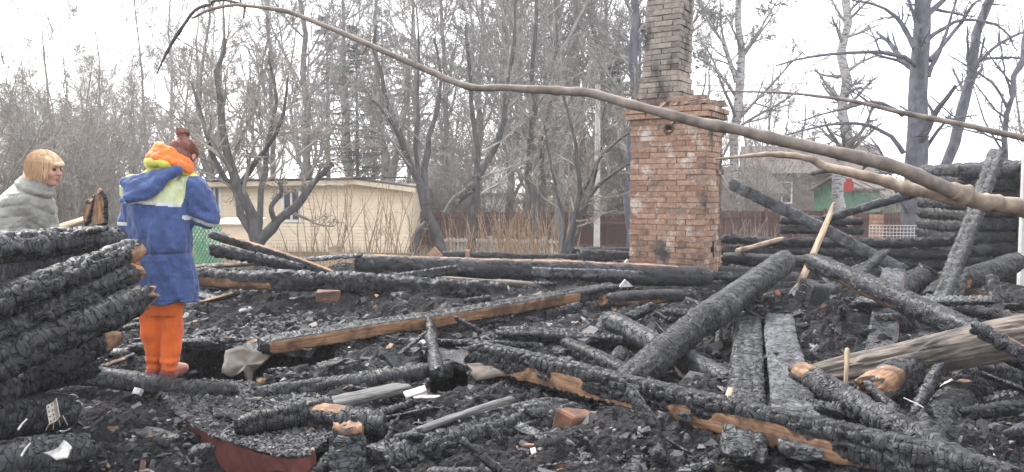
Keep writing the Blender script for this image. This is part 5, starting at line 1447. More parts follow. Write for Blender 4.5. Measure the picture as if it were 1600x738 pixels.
# raspberry canes before the cream house
def canes(label, px0, px1, d, n, h, seed, mat='twig_tan'):
    rng = np.random.default_rng(seed); c = A((px0 + px1) / 2, 385, d); hw = (A(px1, 385, d)[0] - A(px0, 385, d)[0]) / 2
    S = np.stack([rng.uniform(-hw, hw, n), rng.uniform(-.6, .6, n), np.full(n, -.02)], 1)
    P, R = grow(S, np.stack([rng.normal(0, .2, n), rng.normal(0, .2, n), np.ones(n)], 1), rng.uniform(.6, 1, n) * h, np.full(n, .011), 8, .08, .05, rng, tip=.4)
    V, F = tubes(P, R, 4); S2, D2, L2, r2 = sprout(P, R, 6, .3, .95, .6, rng, .6, .25); P2, R2 = grow(S2, D2, L2, np.maximum(r2, .004), 4, .12, .04, rng)
    V2, F2 = tubes(P2, R2, 3)
    e = empty('bare_canes', (c[0], c[1], 0.0), label, 'shrub')
    link('stems', mesh('stems', V, F, [M[mat]]), e, kind='stuff'); link('twigs', mesh('twigs', V2, F2, [M[mat]]), e, kind='stuff')
canes('clump of thin tan canes before the middle of the cream house', 470, 570, 15, 22, 2.4, 5)
canes('sparse clump of tan canes before the right end of the cream house', 575, 650, 15.5, 24, 2.0, 6)
canes('low tan canes at the foot of the brown fence', 700, 870, 16.5, 60, 1.4, 7)
canes('dry canes right of the stove before the brown fence', 1140, 1230, 15, 34, 1.4, 8, 'twig_brown')
canes('dry stalks standing behind the woman in the grey jacket', 90, 200, 11.5, 60, 1.2, 9, 'twig_tan')
canes('dense dry canes behind the far burnt boards', 770, 890, 14.5, 60, 1.6, 10, 'twig_tan')
# dry grass
def grass():
    rng = np.random.default_rng(2); n = 20000
    d = rng.uniform(11, 26, n); x = rng.uniform(-.75, .75, n) * d
    k = (d > 14.4) | (x < -5.6); d, x = d[k], x[k]; n = len(d)
    z = np.where(d < 14.6, terr(x, d), -.05); h = rng.uniform(.08, .3, n) * (1 + (x < -4) * .6); w = .006 + .003 * rng.random(n)
    az = rng.uniform(0, 6.28, n); lean = rng.uniform(0, .6, n)[:, None] * np.stack([np.cos(az), np.sin(az), 0 * az], 1) * h[:, None]
    B = np.stack([x, d, z], 1); s = np.stack([np.cos(az + 1.5), np.sin(az + 1.5), 0 * az], 1) * w[:, None]; up = np.stack([0 * h, 0 * h, h], 1)
    V = np.stack([B - s, B + s, B + up + lean], 1).reshape(-1, 3)
    link('dry_grass', mesh('dry_grass', V, np.arange(len(V)).reshape(-1, 3), [M['dry_grass']]), label='dry yellowed grass round the burnt site', cat='grass', kind='stuff')
grass()

# ------------------------------------------------------------------ the fallen tree across the picture
def limb_mesh(name, pts, radii, parent, mat, sides=12, n=90, seed=0, knots=8, rough=.07):
    P = spline([(*p, r) for p, r in zip(pts, radii)], n); rng = np.random.default_rng(seed)
    R = P[:, 3] * (1 + rough * vnoise(np.stack([np.arange(n) * .35, 0 * P[:, 0], 0 * P[:, 0]], 1), seed))
    for _ in range(knots):
        k = rng.integers(4, n - 4); R[k] *= 1.16; R[k - 1] *= 1.06; R[k + 1] *= 1.06
    X = P[:, :3] + .018 * np.stack([vnoise(np.stack([np.arange(n) * .12 + q, 0 * P[:, 0], 0 * P[:, 0]], 1), seed + q) for q in (1, 2, 3)], 1) * (R / R.max())[:, None]
    V, F = tubes(X[None], R[None], sides, cap=True)
    V = V * 1.0; V += (R.mean() * .06) * np.stack([vnoise(V * 20, seed + q) for q in (4, 5, 6)], 1)
    return link(name, mesh(name, V, F, [M[mat]], True), parent)
ft = empty('fallen_tree', A(1490, 305, 4.3), 'long bare fallen tree arching over the whole ruin, its thick end at the right', 'fallen tree')
o0 = np.array(ft.location)
def rel(*pts): return [tuple(A(*p) - o0) for p in pts]
limb_mesh('trunk', rel((2100, 640, 5.2), (1800, 400, 4.7), (1660, 342, 4.5), (1600, 327, 4.4), (1540, 316, 4.35), (1485, 297, 4.3)), (.085, .07, .056, .048, .046, .050), ft, 'branch_tan', seed=1)
limb_mesh('branch', rel((1508, 304, 4.33), (1440, 277, 4.2), (1330, 247, 4.1), (1200, 217, 4.1), (1130, 201, 4.1), (1000, 166, 4.2), (920, 147, 4.3), (860, 140, 4.35), (790, 137, 4.4), (730, 133, 4.5), (640, 96, 4.6), (520, 45, 4.8), (440, 17, 4.95), (375, 8, 5.1), (330, 16, 5.2), (300, 28, 5.3)),
          (.044, .038, .034, .031, .029, .026, .026, .024, .021, .020, .018, .015, .013, .011, .009, .006), ft, 'branch_pale', seed=2, n=170, knots=16)
limb_mesh('branch', rel((1500, 318, 4.36), (1445, 300, 4.4), (1390, 288, 4.5), (1330, 272, 4.6), (1290, 262, 4.7), (1262, 247, 4.75), (1230, 241, 4.8), (1175, 243, 4.9), (1118, 249, 5.0)), (.048, .038, .034, .031, .028, .021, .020, .014, .006), ft, 'branch_tan', seed=3)
limb_mesh('branch', rel((1300, 268, 4.7), (1285, 268, 4.68), (1270, 271, 4.64)), (.02, .016, .012), ft, 'bark_dark', seed=4, n=12, knots=0)
limb_mesh('twig', rel((330, 6, 5.2), (305, 15, 5.2), (285, 38, 5.25), (270, 62, 5.3), (256, 88, 5.35), (244, 116, 5.4)), (.009, .010, .010, .010, .008, .004), ft, 'bark_dark', seed=5, n=40, knots=6)
limb_mesh('twig', rel((378, 8, 5.1), (352, 4, 5.15), (330, 6, 5.2)), (.009, .008, .009), ft, 'bark_dark', seed=6, n=12, knots=0)
limb_mesh('twig', rel((382, 9, 5.1), (381, 17, 5.08), (380, 26, 5.06)), (.009, .007, .005), ft, 'bark_dark', seed=7, n=8, knots=0)
limb_mesh('twig', rel((378, 6, 5.1), (374, -6, 5.12), (368, -20, 5.14)), (.007, .005, .003), ft, 'bark_dark', seed=8, n=8, knots=0)
rngb = np.random.default_rng(9)
for i in range(13):
    t = rngb.uniform(.06, .92); px = 1440 + (420 - 1440) * t
    XS = [1508, 1440, 1330, 1200, 1130, 1000, 920, 860, 790, 730, 640, 520, 440]; YS = [304, 277, 247, 217, 201, 166, 147, 140, 137, 133, 96, 45, 17]; DS = [4.33, 4.2, 4.1, 4.1, 4.1, 4.2, 4.3, 4.35, 4.4, 4.5, 4.6, 4.8, 4.95]
    py = np.interp(-px, [-v for v in XS], YS); dd = np.interp(-px, [-v for v in XS], DS); ln = rngb.uniform(3, 13); sg = rngb.choice([-1, 1])
    limb_mesh('twig', rel((px, py, dd), (px - ln * .5, py + sg * (ln * .5 + 4), dd), (px - ln * .9, py + sg * (ln + 5), dd + .02)), (.012 * (1.1 - t), .008 * (1.1 - t) + .002, .003), ft, 'branch_pale', seed=30 + i, n=6, knots=0, sides=6)
tb = empty('bare_pole', A(1400, 175, 6.5), 'thin bare sapling pole slanting above the fallen tree at the right', 'fallen sapling')
o0 = np.array(tb.location)
limb_mesh('trunk', rel((1900, 300, 5.9), (1700, 240, 6.1), (1600, 215, 6.2), (1500, 195, 6.3), (1420, 180, 6.5), (1350, 163, 6.6), (1280, 150, 6.8), (1200, 145, 7.0), (1110, 142, 7.2)), (.034, .03, .026, .024, .022, .017, .013, .010, .006), tb, 'branch_pale', seed=9)

# ------------------------------------------------------------------ people: bodies and clothes meshed from distance fields
class Field:
    def __init__(s, lo, hi, h):
        s.h = h; s.lo = np.array(lo, float); s.n = np.ceil((np.array(hi) - s.lo) / h).astype(int) + 1
        s.ax = [s.lo[i] + h * np.arange(s.n[i]) for i in range(3)]
        s.F = np.full(tuple(s.n), .25, np.float32)
    def sub(s, lo, hi):
        i0 = [max(0, int((lo[i] - s.lo[i]) / s.h) - 1) for i in range(3)]; i1 = [min(s.n[i], int((hi[i] - s.lo[i]) / s.h) + 2) for i in range(3)]
        sl = tuple(slice(a, max(a, b)) for a, b in zip(i0, i1))
        X, Y, Z = np.meshgrid(*[s.ax[i][sl[i]] for i in range(3)], indexing='ij')
        return sl, np.stack([X, Y, Z], -1)
    def add(s, fn, lo, hi, k=.02, op='+'):
        m = .05 + k
        sl, P = s.sub(np.array(lo) - m, np.array(hi) + m)
        if P.size == 0: return
        d = fn(P); f = s.F[sl]
        if op == '-': d = -d; h = np.clip(.5 - .5 * (f - d) / k, 0, 1); r = f * (1 - h) + d * h + k * h * (1 - h); r = np.maximum(r, f)
        else: h = np.clip(.5 + .5 * (f - d) / k, 0, 1); r = f * (1 - h) + d * h - k * h * (1 - h)
        s.F[sl] = r
    def cone(s, a, b, ra, rb, k=.02, op='+', flat=None):
        a, b = np.array(a, float), np.array(b, float); R_ = max(ra, rb)
        def fn(P):
            ab = b - a; t = np.clip(((P - a) @ ab) / (ab @ ab + 1e-12), 0, 1)
            return np.linalg.norm(P - a - t[..., None] * ab, axis=-1) - (ra + (rb - ra) * t)
        s.add(fn, np.minimum(a, b) - R_, np.maximum(a, b) + R_, k, op)
    def ell(s, c, r, k=.02, op='+', rot=None):
        c, r = np.array(c, float), np.array(r, float); Rm = np.array(rot) if rot is not None else np.eye(3)
        def fn(P):
            q = (P - c) @ Rm; k0 = np.linalg.norm(q / r, axis=-1); k1 = np.linalg.norm(q / (r * r), axis=-1)
            return k0 * (k0 - 1) / (k1 + 1e-9)
        m = r.max(); s.add(fn, c - m, c + m, k, op)
    def chain(s, pts, rad, k=.02):
        for i in range(len(pts) - 1): s.cone(pts[i], pts[i + 1], rad[i], rad[i + 1], k)
    def loft(s, keys, k=.03, axis=None):
        """keys: (z, cx, cy, a, b)"""
        K = np.array(keys, float); zs = K[:, 0]
        def fn(P):
            z = P[..., 2]; g = lambda i: np.interp(z, zs, K[:, i])
            a, b = g(3), g(4)
            d = (np.sqrt(((P[..., 0] - g(1)) / a) ** 2 + ((P[..., 1] - g(2)) / b) ** 2) - 1) * np.minimum(a, b)
            return np.maximum(d, np.maximum(zs[0] - z, z - zs[-1]))
        w = K[:, 3:].max(); s.add(fn, (K[:, 1].min() - w, K[:, 2].min() - w, zs[0]), (K[:, 1].max() + w, K[:, 2].max() + w, zs[-1]), k)
    def tri(s, A_, B_, C_, r, k=.02):
        a, b, c = (np.array(v, float) for v in (A_, B_, C_))
        def fn(P):
            n = np.cross(b - a, c - a); n /= np.linalg.norm(n); best = None
            for u, v in ((a, b), (b, c), (c, a)):
                uv = v - u; t = np.clip(((P - u) @ uv) / (uv @ uv), 0, 1); d = np.linalg.norm(P - u - t[..., None] * uv, axis=-1)
                best = d if best is None else np.minimum(best, d)
            ins = np.ones(P.shape[:-1], bool)
            for u, v in ((a, b), (b, c), (c, a)): ins &= ((P - u) @ np.cross(n, v - u)) >= 0
            return np.where(ins, np.abs((P - a) @ n), best) - r
        m = np.stack([a, b, c]); s.add(fn, m.min(0) - r, m.max(0) + r, k)
    def noise(s, amp, fr, seed=0, stretch=(1, 1, 1)):
        near = np.abs(s.F) < .03; idx = np.argwhere(near); P = s.lo + idx * s.h
        s.F[near] += (amp * fbm(P * fr * np.array(stretch), 3, seed)).astype(np.float32)
    def fold(s, fn):
        near = np.abs(s.F) < .03; idx = np.argwhere(near); P = s.lo + idx * s.h
        s.F[near] += fn(P).astype(np.float32)
    def mesh(s):
        F = s.F; F[[0, -1]] = .1; F[:, [0, -1]] = .1; F[:, :, [0, -1]] = .1
        neg = F < 0; nx, ny, nz = F.shape
        c = np.zeros((nx - 1, ny - 1, nz - 1), np.int8)
        for i in (0, 1):
            for j in (0, 1):
                for k in (0, 1): c += neg[i:nx - 1 + i, j:ny - 1 + j, k:nz - 1 + k]
        act = (c > 0) & (c < 8); ids = np.full(act.shape, -1); I = np.argwhere(act); ids[act] = np.arange(len(I))
        S = np.zeros((len(I), 3)); W = np.zeros(len(I))
        cs = [(i, j, k) for i in (0, 1) for j in (0, 1) for k in (0, 1)]
        for a in cs:
            for ax in range(3):
                if a[ax]: continue
                b = list(a); b[ax] = 1
                fa = F[I[:, 0] + a[0], I[:, 1] + a[1], I[:, 2] + a[2]]; fb = F[I[:, 0] + b[0], I[:, 1] + b[1], I[:, 2] + b[2]]
                m = (fa < 0) != (fb < 0); t = np.where(m, fa / np.where(m, fa - fb, 1), 0)
                p = np.array(a, float)[None].repeat(len(I), 0); p[:, ax] += t
                S += p * m[:, None]; W += m
        V = s.lo + (I + S / W[:, None]) * s.h
        Q = []
        for ax in range(3):
            u, v = (ax + 1) % 3, (ax + 2) % 3
            sl0 = [slice(1, None)] * 3; sl0[ax] = slice(0, -1); sl1 = [slice(1, None)] * 3; sl1[ax] = slice(1, None)
            d = neg[tuple(sl0)] != neg[tuple(sl1)]; E = np.argwhere(d)
            E = E + np.array([0 if q == ax else 1 for q in range(3)])
            k = (E[:, u] > 0) & (E[:, v] > 0) & (E[:, u] < F.shape[u] - 1) & (E[:, v] < F.shape[v] - 1); E = E[k]
            def cell(du, dv):
                e = E.copy(); e[:, u] -= du; e[:, v] -= dv
                return ids[e[:, 0], e[:, 1], e[:, 2]]
            q = np.stack([cell(1, 1), cell(0, 1), cell(0, 0), cell(1, 0)], 1)
            fl = ~neg[E[:, 0], E[:, 1], E[:, 2]]; q[fl] = q[fl][:, ::-1]
            Q.append(q[(q >= 0).all(1)])
        return V, np.concatenate(Q)
    def build(s, name, mats, parent, colour=None):
        V, Q = s.mesh(); mi = None
        if colour is not None: mi = colour(V[Q].mean(1))
        return link(name, mesh(name, V, Q, mats, True, mi=mi), parent)

def head_frame(pos, fwd, upv=(0, 0, 1)):
    f = Vector(fwd).normalized(); l = Vector(upv).cross(f).normalized(); u = f.cross(l)
    return np.array([f, l, u]).T, np.array(pos, float)       # columns: forward, left, up
def add_head(F, HF, neck_to, sc=1.0):
    Rm, o = HF; T = lambda *p: o + Rm @ (np.array(p) * sc)
    F.ell(T(-.012, 0, .025), np.array((.092, .074, .088)) * sc, .02, rot=Rm)
    F.ell(T(.022, 0, -.025), np.array((.064, .057, .083)) * sc, .02, rot=Rm)
    F.ell(T(.060, 0, -.090), np.array((.022, .024, .02)) * sc, .02)
    for y in (-1, 1):
        F.ell(T(.052, y * .034, -.022), np.array((.028, .026, .028)) * sc, .015)
        F.ell(T(-.004, y * .075, -.008), np.array((.018, .009, .030)) * sc, .006, rot=Rm)
    F.cone(T(.076, -.03, .032), T(.076, .03, .032), .013 * sc, .013 * sc, .012)
    for y in (-1, 1): F.ell(T(.090, y * .030, .008), (.013, .014, .010), .008, '-')
    F.cone(T(.086, 0, .016), T(.105, 0, -.020), .007 * sc, .012 * sc, .008)
    for y in (-1, 1): F.ell(T(.094, y * .011, -.023), (.010, .008, .008), .006)
    F.ell(T(.084, 0, -.047), (.011, .022, .007), .006, rot=Rm); F.ell(T(.082, 0, -.059), (.010, .019, .007), .006, rot=Rm)
    F.cone(T(-.02, 0, -.06), neck_to, .052 * sc, .058 * sc, .02)
def add_hand(F, wr, d, palm, side, curl=.5):
    """d: direction of the hand, palm: palm normal, side: towards the thumb"""
    d, palm, side = (np.array(v, float) / np.linalg.norm(v) for v in (d, palm, side)); wr = np.array(wr, float)
    F.cone(wr - d * .04, wr + d * .02, .026, .026, .012)
    for s_ in (-.026, 0, .026): F.cone(wr + side * s_ * .6 + d * .015, wr + side * s_ + d * .08, .016, .014, .012)
    for i, (s_, l) in enumerate(((.033, .068), (.011, .078), (-.011, .072), (-.033, .056))):
        b = wr + side * s_ + d * .085; a1 = curl * .8; a2 = curl * 1.9
        m = b + (d * math.cos(a1) + palm * math.sin(a1)) * l * .5; e = m + (d * math.cos(a2) + palm * math.sin(a2)) * l * .5
        F.cone(b, m, .0092, .0085, .004); F.cone(m, e, .0085, .0068, .004)
    b = wr + side * .028 + d * .02; m = b + (side * .75 + d * .6 + palm * .3) * .04; e = m + (d * .85 + side * .2 + palm * .45) * .032
    F.cone(b, m, .014, .0105, .008); F.cone(m, e, .0105, .008, .005)

def woman_one():
    k = 5.1 / FPX
    o = A(262, 590, 5.1); e = empty('person', (o[0], o[1], o[2]), 'person seen from behind in a long blue hi-vis jacket and orange trousers', 'person', rot=None)
    HF = head_frame((.124, .065, 1.486), (.25, .90, -.36))
    sh = {1: (.19, .0, 1.285), -1: (-.195, .0, 1.27)}; el = {1: (.262, .05, 1.075), -1: (-.235, .06, 1.045)}; wr = {1: (.16, .30, 1.11), -1: (.0, .31, 1.10)}
    hip = {1: (.055, 0, .86), -1: (-.11, 0, .86)}; kn = {1: (.03, .02, .46), -1: (-.09, .0, .46)}; an = {1: (.012, .0, .08), -1: (-.098, .03, .08)}
    F = Field((-.36, -.24, -.02), (.40, .46, 1.72), .0085)
    F.loft([(.80, -.03, 0, .16, .11), (.90, -.03, 0, .165, .115), (1.05, -.01, 0, .13, .10), (1.2, 0, 0, .155, .11), (1.3, 0, 0, .165, .10), (1.38, .02, 0, .09, .07)])
    for s_ in (1, -1):
        F.chain([hip[s_], kn[s_], an[s_]], (.085, .055, .038), .03)
        F.cone(an[s_], (an[s_][0] + .04, an[s_][1] + .14, .035), .036, .03, .03)
        F.chain([sh[s_], el[s_], wr[s_]], (.055, .042, .028), .03)
    add_head(F, HF, (.03, .0, 1.38))
    add_hand(F, wr[1], (-.5, .85, .1), (-.8, -.5, -.2), (.1, 0, 1)); add_hand(F, wr[-1], (.5, .85, .1), (.8, -.5, -.2), (.1, 0, 1))
    F.build('body', [M['skin']], e)
    # trousers
    F = Field((-.26, -.22, .02), (.24, .24, .98), .008)
    F.loft([(.42, -.03, .0, .12, .10), (.52, -.032, .0, .142, .12), (.9, -.02, 0, .165, .13)], .03)
    for s_ in (1, -1):
        F.chain([hip[s_], (kn[s_][0] - .005, kn[s_][1], .5), (kn[s_][0] - .005, kn[s_][1], .3), (an[s_][0], an[s_][1], .085)], (.10, .080, .071, .055), .012)
    F.noise(.008, 8, 3, (1.6, 1.6, .6)); F.noise(.006, 24, 5, (1, 1, .5))
    F.fold(lambda P: .006 * np.sin((P[:, 2] + .05 * P[:, 0]) * 95) * sm(.20, .07, P[:, 2]))
    F.build('trousers', [M['orange_cloth']], e)
    for s_ in (1, -1):
        F = Field((-.25, -.15, -.04), (.25, .32, .14), .006)
        a = an[s_]; t = (a[0] + .035, a[1] + .12, .028)
        F.cone((a[0] - .01, a[1] - .03, .03), t, .040, .034, .02); F.cone((a[0], a[1], .03), (a[0], a[1], .085), .042, .036, .02)
        F.fold(lambda P: np.maximum(0, -.002 - P[:, 2]) * 1.0)
        F.build('shoe', [M['shoe']], e, None)
    # jacket
    F = Field((-.38, -.26, .48), (.42, .50, 1.50), .0078)
    F.loft([(.512, .012, 0, .192, .155), (.60, .008, 0, .196, .16), (.70, .004, 0, .198, .16), (.80, -.004, 0, .192, .155), (.838, -.006, 0, .184, .148), (.88, -.008, 0, .196, .156), (1.0, -.012, 0, .203, .158), (1.16, -.012, 0, .208, .155), (1.26, -.002, 0, .205, .145), (1.33, .01, 0, .165, .125), (1.40, .03, .0, .115, .10), (1.44, .045, .0, .10, .09)], .03)
    for s_ in (1, -1): F.chain([sh[s_], el[s_], tuple(np.array(el[s_]) * .25 + np.array(wr[s_]) * .75)], (.092, .080, .056), .05)
    F.noise(.016, 5.5, 4, (1.6, 1.6, .6)); F.noise(.011, 13, 5, (1.4, 1.4, .5)); F.noise(.0045, 30, 6)
    def fd(P):
        d = .009 * np.exp(-((P[:, 2] - .842) / .007) ** 2)                       # drawcord channel
        d += .006 * np.exp(-((P[:, 2] - .535) / .004) ** 2)
        d += .012 * np.sin(P[:, 0] * 46 + 2 * np.sin(P[:, 2] * 6)) * np.exp(-np.abs(P[:, 2] - .84) / .07) * .35
        d += .010 * np.sin((P[:, 2] * 60 + P[:, 0] * 34)) * np.exp(-((P[:, 0] - .27) ** 2 + (P[:, 2] - 1.09) ** 2) / .005)
        d += .006 * np.exp(-((np.abs(P[:, 0] + .005) - .178 - .05 * (1.3 - P[:, 2])) / .004) ** 2) * sm(1.06, 1.12, P[:, 2])
        d += .004 * np.exp(-((P[:, 0] + .012) / .004) ** 2) * sm(.82, .80, P[:, 2])
        d += .006 * np.sin(P[:, 0] * 60 + 1.5 * P[:, 2] * 10) * sm(.78, .52, P[:, 2])
        return d
    F.fold(fd)
    def colour(P):
        x, y, z = P.T; zz = z + .012 * np.sin(x * 9)
        r = np.zeros(len(P), int)
        yoke = (x > -.265) & (x < .195 - .25 * np.clip(1.30 - z, 0, .2))
        r[yoke & (zz > 1.185)] = 2; r[yoke & (zz > 1.29) & (x < .10)] = 1; r[(zz > 1.36)] = 1
        r[yoke & (zz > 1.160) & (zz <= 1.185)] = 3; r[yoke & (zz > 1.22) & (zz < 1.232)] = 2
        arm = (x > .165) & (z < 1.14); q = z + .38 * (x - .25)
        r[arm & (q > 1.035) & (q < 1.062)] = 3
        arm = (x < -.215) & (z < 1.14); r[arm & (z > 1.02) & (z < 1.045)] = 3
        return r
    F.build('jacket', [M['blue_cloth'], M['hivis'], M['hivis_pale'], M['reflective']], e, colour)
    # hanging hood and its toggle
    F = Field((-.30, -.30, 1.10), (.26, .10, 1.52), .007)
    F.tri((-.185, -.130, 1.305), (.15, -.11, 1.385), (-.125, -.205, 1.205), .022, .02); F.tri((-.185, -.13, 1.305), (.15, -.11, 1.385), (-.02, -.17, 1.27), .030, .03)
    F.tri((-.125, -.20, 1.20), (.15, -.115, 1.38), (-.02, -.175, 1.22), .022, .02)
    F.noise(.009, 12, 8); F.noise(.004, 30, 9)
    F.build('hood', [M['blue_cloth']], e)
    F = Field((-.24, -.30, 1.10), (-.08, -.18, 1.26), .005); F.ell((-.150, -.236, 1.192), (.016, .012, .018), .005); F.cone((-.150, -.236, 1.19), (-.10, -.22, 1.20), .005, .005, .005); F.build('toggle', [M['jeans']], e)
    # jacket collar: yellow rim
    def torus_pts(c, a, b, tx, ty, n=20): return [(c[0] + a * math.cos(t), c[1] + b * math.sin(t), c[2] + tx * math.cos(t) + ty * math.sin(t)) for t in np.linspace(0, 2 * math.pi, n)]
    F = Field((-.22, -.24, 1.28), (.34, .26, 1.62), .0075)
    F.chain(torus_pts((.050, .0, 1.405), .125, .105, -.025, -.03), [.030] * 20, .02); F.noise(.007, 14, 2)
    F.build('collar', [M['hivis']], e)
    F = Field((-.20, -.24, 1.32), (.34, .26, 1.66), .0075)
    F.chain(torus_pts((.055, .01, 1.452), .098, .085, -.030, -.03), [.036] * 20, .02); F.chain(torus_pts((.060, .01, 1.492), .078, .07, -.04, -.03), [.026] * 20, .02)
    F.chain(torus_pts((.055, -.01, 1.425), .118, .10, -.04, -.03), [.026] * 20, .02)
    F.noise(.008, 14, 12); F.noise(.004, 34, 13)
    F.build('sweatshirt_hood', [M['hood_orange']], e)
    # hair gathered into a bun
    Rm, ho = HF; T = lambda *p: ho + Rm @ np.array(p)
    F = Field((-.02, -.14, 1.40), (.28, .2, 1.72), .005)
    F.ell(T(-.018, 0, .030), (.098, .082, .092), .01, rot=Rm); F.ell(T(-.055, 0, -.02), (.062, .068, .07), .02, rot=Rm)
    F.ell(T(.10, 0, -.03), (.085, .095, .07), .015, '-', rot=Rm)
    F.ell(T(-.065, .0, .122), (.036, .036, .028), .008, rot=Rm); F.cone(T(-.075, .02, .135), T(-.05, -.02, .142), .018, .016, .008); F.cone(T(-.055, 0, .08), T(-.06, 0, .12), .03, .026, .01)
    F.noise(.004, 45, 2, (1, 1, .4)); F.noise(.004, 22, 3)
    F.build('hair', [M['hair_red']], e)
    rs = np.random.default_rng(1); P = []
    for i in range(420):
        a = rs.uniform(.42, 2 * math.pi - .42); c0 = np.array((-.018, 0, .030)); r = np.array((.099, .083, .093)) * rs.uniform(.99, 1.035)
        pts = []
        for t in np.linspace(0, 1, 7):
            th = (1.85 - 1.45 * t); v = np.array((math.cos(a) * math.sin(th), math.sin(a) * math.sin(th), math.cos(th)))
            q = c0 + v * r; q = q * (1 - t ** 3) + np.array((-.06, 0, .112)) * t ** 3 + .0012 * rs.normal(size=3); pts.append(T(*q))
        P.append(pts)
    for i in range(120):
        a = rs.uniform(0, 6.28); b_ = rs.uniform(-.9, .9); P.append([T(-.065 + .043 * math.cos(a + k * .3) * math.cos(b_), .043 * math.sin(a + k * .3) * math.cos(b_), .127 + .032 * math.sin(b_ + k * .12)) for k in range(7)])
    P = np.array(P); V, F_ = tubes(P, np.full(P.shape[:2], .0013), 3)
    link('hair_strands', mesh('hair_strands', V, F_, [M['hair_red']]), e, kind='stuff')
    for y in (-1, 1):
        F = Field(T(.078, y * .03, .008) - .02, T(.078, y * .03, .008) + .02, .003); F.ell(T(.078, y * .03, .008), (.0115,) * 3, .002); F.build('eye', [M['eye']], e)
woman_one()

def woman_two():
    o = A(-40, 540, 5.5); zf = .50
    e = empty('person', (o[0] + .12, 5.42, zf - .03), 'person with a blond bob leaning forward in a grey-olive quilted jacket', 'person')
    HF = head_frame((.495, -.05, 1.385), (1, -.10, -.10))
    F = Field((-.40, -.34, -.02), (.80, .34, 1.56), .0085)
    hipc = np.array((-.02, 0, .87)); shc = np.array((.335, -.02, 1.15))
    F.cone(hipc, shc, .125, .12, .04); F.cone((.30, -.12, 1.14), (.30, .09, 1.14), .07, .07, .04)
    for s_ in (1, -1):
        F.chain([(-.02, s_ * .08, .86), (.06, s_ * .09, .47), (-.02, s_ * .1, .08)], (.095, .06, .04), .03); F.cone((-.02, s_ * .1, .05), (.14, s_ * .11, .035), .04, .03, .02)
    arm = {-1: [(.33, -.17, 1.14), (.335, -.20, .88), (.50, -.14, .74)], 1: [(.33, .14, 1.14), (.36, .18, .88), (.52, .12, .76)]}
    for s_ in (1, -1): F.chain(arm[s_], (.052, .042, .028), .03)
    add_head(F, HF, (.36, -.03, 1.22), 1.0)
    add_hand(F, arm[-1][2], (.8, .2, -.5), (-.3, .3, -.9), (.2, -1, 0)); add_hand(F, arm[1][2], (.8, -.2, -.5), (-.3, -.3, -.9), (.2, 1, 0))
    F.build('body', [M['skin']], e)
    F = Field((-.30, -.28, .05), (.30, .28, 1.05), .01)
    F.cone(hipc, hipc + .1 * (shc - hipc), .15, .15, .03)
    for s_ in (1, -1): F.chain([(-.02, s_ * .08, .86), (.06, s_ * .09, .47), (-.02, s_ * .1, .07)], (.115, .085, .065), .03)
    F.noise(.01, 10, 2); F.build('trousers', [M['jeans']], e)
    for s_ in (1, -1):
        F = Field((-.12, s_ * .1 - .09, -.04), (.24, s_ * .1 + .09, .15), .008); F.cone((-.03, s_ * .1, .035), (.13, s_ * .11, .03), .045, .038, .02); F.cone((-.02, s_ * .1, .04), (-.02, s_ * .1, .1), .045, .045, .02); F.build('shoe', [M['bark_dark']], e)
    # quilted jacket
    F = Field((-.32, -.36, .62), (.72, .34, 1.42), .009)
    ax = (shc - hipc) / np.linalg.norm(shc - hipc)
    F.cone(hipc + np.array((.02, 0, -.02)), shc + np.array((.0, 0, -.02)), .175, .165, .04)
    F.cone((.20, 0, .93), (.36, 0, 1.02), .16, .14, .05); F.cone((.10, 0, .86), (.40, 0, .92), .14, .11, .05)
    F.cone((.31, -.13, 1.13), (.31, .10, 1.13), .095, .09, .05)
    F.fold(lambda P: .007 * np.exp(-(np.abs(((P - hipc) @ ax) / .082 % 1 - .5) / .07) ** 2))
    F2 = Field((-.32, -.36, .62), (.72, .34, 1.42), .009)
    for s_ in (1, -1):
        a = arm[s_]; F2.chain([a[0], a[1], tuple(np.array(a[1]) * .2 + np.array(a[2]) * .8)], (.092, .078, .056), .03)
    F2.fold(lambda P: .007 * np.exp(-(np.abs((P[:, 2] - .12 * P[:, 0]) / .075 % 1 - .5) / .075) ** 2))
    h = np.clip(.5 + .5 * (F.F - F2.F) / .022, 0, 1); F.F = F.F * (1 - h) + F2.F * h - .022 * h * (1 - h)
    F.noise(.010, 11, 5); F.noise(.005, 28, 6)
    F.build('jacket', [M['olive_cloth']], e)
    F = Field((.22, -.22, 1.10), (.62, .18, 1.42), .006)
    n = 22
    for zz, a, r in ((0, .098, .026), (.03, .088, .022), (.055, .078, .018)):
        F.chain([(.395 + .45 * zz + a * math.cos(t) * .95, -.03 + a * math.sin(t), 1.255 + zz - .40 * a * math.cos(t)) for t in np.linspace(0, 2 * math.pi, n)], [r] * n, .015)
    F.noise(.005, 16, 3); F.build('collar', [M['olive_cloth']], e)
    Rm, ho = HF; T = lambda *p: ho + Rm @ np.array(p)
    F = Field((.30, -.22, 1.18), (.70, .12, 1.54), .0045)
    F.ell(T(-.022, 0, .034), (.112, .096, .098), .01, rot=Rm)
    F.ell(T(-.060, 0, -.03), (.085, .095, .10), .03, rot=Rm); F.ell(T(-.085, 0, -.065), (.060, .085, .055), .03, rot=Rm)
    F.cone(T(.04, -.05, .07), T(.088, -.028, .040), .03, .016, .02); F.cone(T(.04, .05, .07), T(.088, .028, .040), .03, .016, .02); F.cone(T(.088, -.028, .042), T(.088, .028, .042), .016, .016, .015)
    for y in (-1, 1): F.ell(T(.060, y * .085, -.075), (.078, .05, .105), .012, '-', rot=Rm)
    F.ell(T(.115, 0, -.05), (.070, .12, .082), .010, '-', rot=Rm)
    F.noise(.0045, 40, 2, (1, 1, .35)); F.noise(.006, 16, 7, (1, 1, .5))
    F.build('hair', [M['hair_blond']], e)
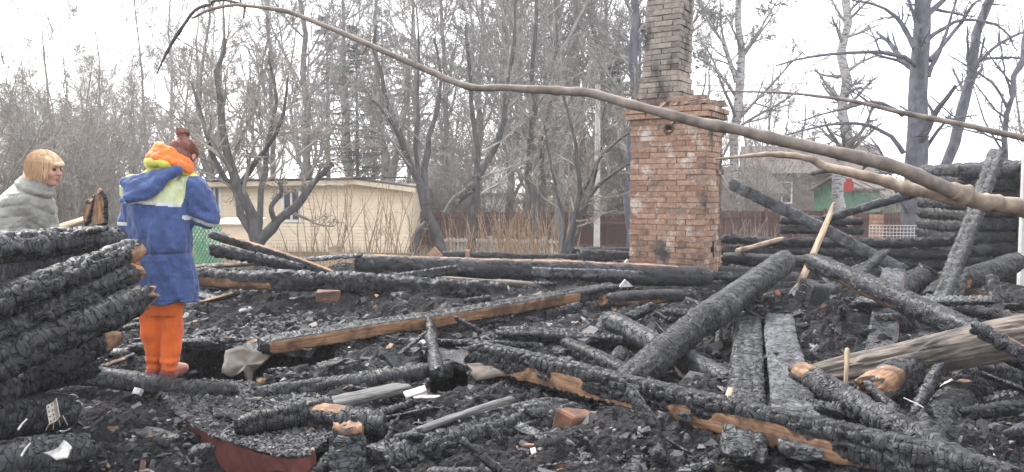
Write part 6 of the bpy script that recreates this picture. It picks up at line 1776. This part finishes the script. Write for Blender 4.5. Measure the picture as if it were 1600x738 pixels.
    for y in (-1, 1):
        F = Field(T(.078, y * .03, .008) - .02, T(.078, y * .03, .008) + .02, .003); F.ell(T(.078, y * .03, .008), (.0115,) * 3, .002); F.build('eye', [M['eye']], e)
    rs = np.random.default_rng(2); P = []
    for i in range(700):
        a = rs.uniform(.75, 2 * math.pi - .75) if i % 4 else rs.uniform(-.7, .7); front = not i % 4
        r = np.array((.117, .101, .102)) * rs.uniform(.985, 1.04); c0 = np.array((-.026, 0, .034)); end = 1.38 if front else 1.62; dn = rs.uniform(.0, .012) if front else rs.uniform(.055, .10)
        pts = []
        for t in np.linspace(0, 1, 8):
            th = .1 + (end - .1) * min(1, t * 1.5); v = np.array((math.cos(a) * math.sin(th), math.sin(a) * math.sin(th), math.cos(th))); q = c0 + v * r
            if t > .667: q = q + np.array((0, 0, -1)) * dn * (t - .667) / .333
            pts.append(T(*(q + .0012 * rs.normal(size=3))))
        P.append(pts)
    P = np.array(P); V, F_ = tubes(P, np.full(P.shape[:2], .0014), 3)
    link('hair_strands', mesh('hair_strands', V, F_, [M['hair_blond']]), e, kind='stuff')
    F = Field(T(.085, 0, -.053) - .03, T(.085, 0, -.053) + .03, .003); F.ell(T(.0875, 0, -.047), (.010, .020, .0045), .003, rot=Rm); F.ell(T(.0855, 0, -.058), (.009, .017, .0045), .003, rot=Rm); F.build('lips', [M['lip']], e)
woman_two()

# ------------------------------------------------------------------ haze
hz = MB(); hz.box(-140, -60, -3, 140, 110, 45)
hm = bpy.data.materials.new('haze'); hm.use_nodes = True; nt = hm.node_tree
for n_ in list(nt.nodes): nt.nodes.remove(n_)
out = nt.nodes.new('ShaderNodeOutputMaterial'); pv = nt.nodes.new('ShaderNodeVolumePrincipled')
pv.inputs['Density'].default_value = .0018; pv.inputs['Color'].default_value = (.96, .97, 1, 1); pv.inputs['Anisotropy'].default_value = .2
nt.links.new(pv.outputs[0], out.inputs['Volume'])
hz.build('haze', [hm], kind='stuff', label='thin pale spring haze hanging over the gardens', cat='haze')
